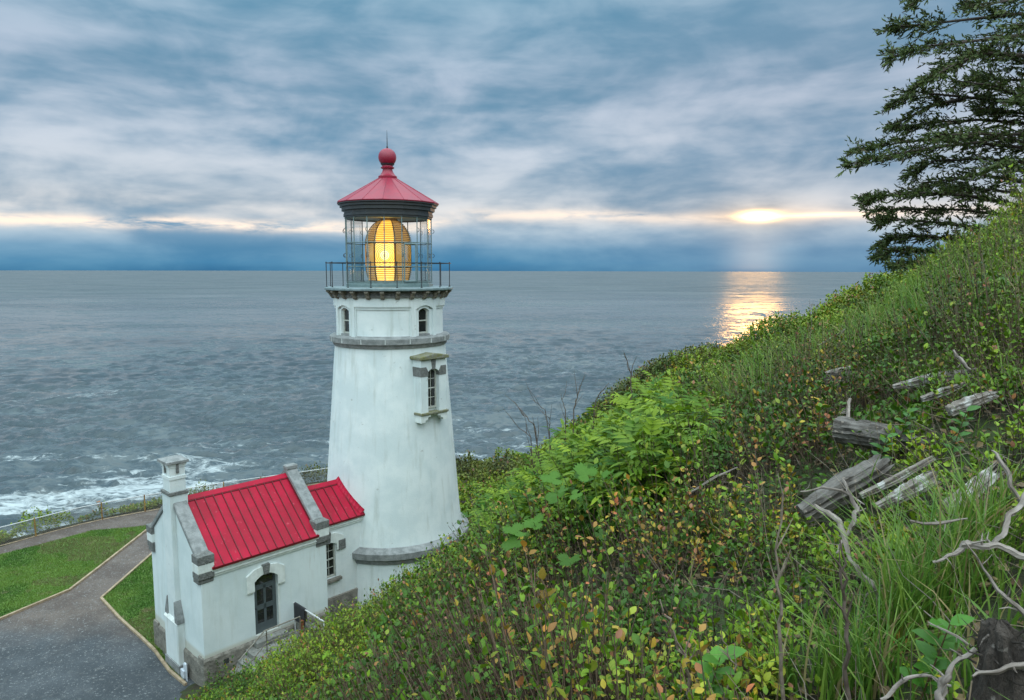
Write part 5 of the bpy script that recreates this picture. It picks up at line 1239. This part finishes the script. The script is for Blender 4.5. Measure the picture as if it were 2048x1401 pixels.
# ------------------------------------------------------------------ spruce tree
TY = 15.0
def tp(px_, py_, off=0.0): return np.array(atY(px_, py_, TY+off))
base = np.array([tp(2190, 400)[0], TY, 0]); base[2] = ground(base[0], base[1])-.2
SP = empty('spruce_tree', base); tag(SP, 'dark wind swept spruce reaching in from the right edge', 'tree')
mb = MB(); mb.tube([Vector((0, 0, 0)), Vector((.08, 0, 2.0)), Vector((-.05, 0, 4.2)), Vector((.1, 0, 7.0)), Vector((.2, 0, 10.0))], [.26, .21, .17, .11, .03], 12, rough=.06); mb.build('trunk', 'trunk', SP, smooth=50)
LIMBS = [([(2000, -40), (1900, -35), (1835, 0)], 20, -.5), ([(2160, 60), (2040, 28), (1930, 40), (1840, 50), (1797, 52)], 26, .6), ([(2160, 100), (2050, 70), (1950, 82), (1860, 92), (1790, 112)], 24, -.8),
 ([(2160, 130), (2060, 112), (1960, 106), (1890, 140), (1842, 168)], 16, -1.2), ([(2160, 160), (2060, 128), (1990, 108), (1930, 118), (1880, 140)], 24, 1.0), ([(2160, 20), (2080, -10), (2000, 5), (1930, 10)], 24, 1.2),
 ([(2160, 230), (2070, 208), (1990, 172), (1915, 162)], 22, -.6), ([(2160, 240), (2060, 205), (1930, 195), (1830, 184), (1782, 212)], 17, .4), ([(1930, 198), (1860, 212), (1785, 252)], 13, .5), ([(2160, 190), (2080, 160), (2010, 160), (1960, 150)], 22, 1.4),
 ([(2160, 285), (2060, 248), (1960, 240), (1860, 245), (1792, 258)], 22, 1.1), ([(2160, 330), (2050, 296), (1950, 286), (1850, 298), (1770, 312), (1702, 328)], 21, -.9), ([(2160, 320), (2020, 278), (1900, 276), (1800, 286), (1712, 300)], 20, .2),
 ([(2160, 350), (2050, 325), (1960, 318), (1870, 322), (1825, 345)], 21, 1.5), ([(2160, 300), (2060, 270), (1970, 268), (1880, 270)], 22, -1.5), ([(2160, 270), (2090, 232), (2020, 225), (1960, 215)], 22, .9),
 ([(2160, 400), (2060, 365), (1960, 350), (1880, 362), (1835, 385)], 20, .5), ([(2160, 450), (2040, 412), (1940, 392), (1850, 386), (1770, 390), (1738, 398)], 15, -1.0), ([(2160, 430), (2070, 392), (1990, 380), (1900, 378)], 20, 1.6),
 ([(2160, 470), (2040, 436), (1930, 420), (1830, 418), (1745, 422)], 17, .8), ([(2120, 500), (1990, 462), (1880, 446), (1800, 440), (1756, 442)], 15, -.3), ([(2100, 520), (1960, 482), (1860, 474), (1800, 474), (1752, 494)], 13, 1.1),
 ([(2060, 540), (1930, 512), (1850, 502), (1790, 500), (1762, 512)], 12, .3), ([(2000, 560), (1900, 534), (1830, 526), (1788, 534)], 12, -.4), ([(2160, 380), (2080, 345), (2020, 335), (1990, 330)], 22, -2.0), ([(2160, 70), (2090, 60), (2040, 50)], 26, -2.0), ([(2160, 210), (2100, 190), (2050, 185)], 24, -1.8)]
def limb_pts(pts, off):
    out = []; m = len(pts)-1
    for i in range(m):
        for j in range(6):
            t = j/6; px_ = pts[i][0]*(1-t)+pts[i+1][0]*t; py_ = pts[i][1]*(1-t)+pts[i+1][1]*t; u = (i+t)/m; out.append(tp(px_, py_, off*u+.25*math.sin(u*5+off)))
    out.append(tp(*pts[-1], off)); return np.array(out)
for pts, rp, off in LIMBS:
    P_ = limb_pts(pts, off); n = len(P_); mb = MB(); mb.tube([Vector(p-base) for p in P_], [.050*(1-.86*i/n) for i in range(n)], 6, rough=.1)
    R_p = rp/F_PX*TY; sec0, sec1 = [], []
    for q in range(int(3.8*n)):
        u = RG.random()**.85; i = min(int(u*(n-1)), n-2); p = P_[i]+(P_[i+1]-P_[i])*(u*(n-1)-i); d_ = unit(P_[i+1]-P_[i]); side = RG.choice([-1, 1])
        l = R_p*(1.3+2.0*RG.random())*(1.15-.55*abs(u-.45))*(.62 if u > .8 else 1); v = d_*(.75+.4*RG.random())+np.array([0, side*(.35+.5*RG.random()), RG.normal(-.04, .20)])
        sec0.append(p); sec1.append(p+unit(v)*l)
    sec0, sec1 = np.array(sec0), np.array(sec1); nn2 = len(sec0)
    sm = RG.choice(nn2, nn2//3, replace=False)
    for k_ in sm: mb.tube([Vector(sec0[k_]-base), Vector(sec1[k_]-base)], [.010, .003], 3, cap=False)
    lo = mb.build('limb', 'trunk', SP)
    parts = []; dS = sec1-sec0; LS = np.linalg.norm(dS, axis=1)
    for rep_ in range(5):
        t = .25+.75*RG.random(nn2); p = sec0+dS*t[:, None]; tw = unit(unit(dS)+np.c_[RG.normal(0, .35, nn2), RG.normal(0, .5, nn2), RG.normal(.06, .28, nn2)]); tl = (.10+.12*RG.random(nn2))
        for m_ in range(4):
            q = p+tw*(tl*m_/4)[:, None]; ax = unit(tw+RG.normal(0, .42, (nn2, 3)))
            g_ = RG.random((nn2, 1)); tn = np.array([.036, .060, .020])*(1-g_)+np.array([.11, .15, .038])*g_
            br_ = RG.random(nn2) < .14; tn[br_] = (.07, .055, .03)
            parts.append(place(tmpl([(0, .16), (.6, .15), (1, .03)], three=False), q, ax, unit(RG.normal(size=(nn2, 3))), .055+.05*RG.random(nn2), tn))
    fo = build_parts('needles', parts, 'needle', lo, base)
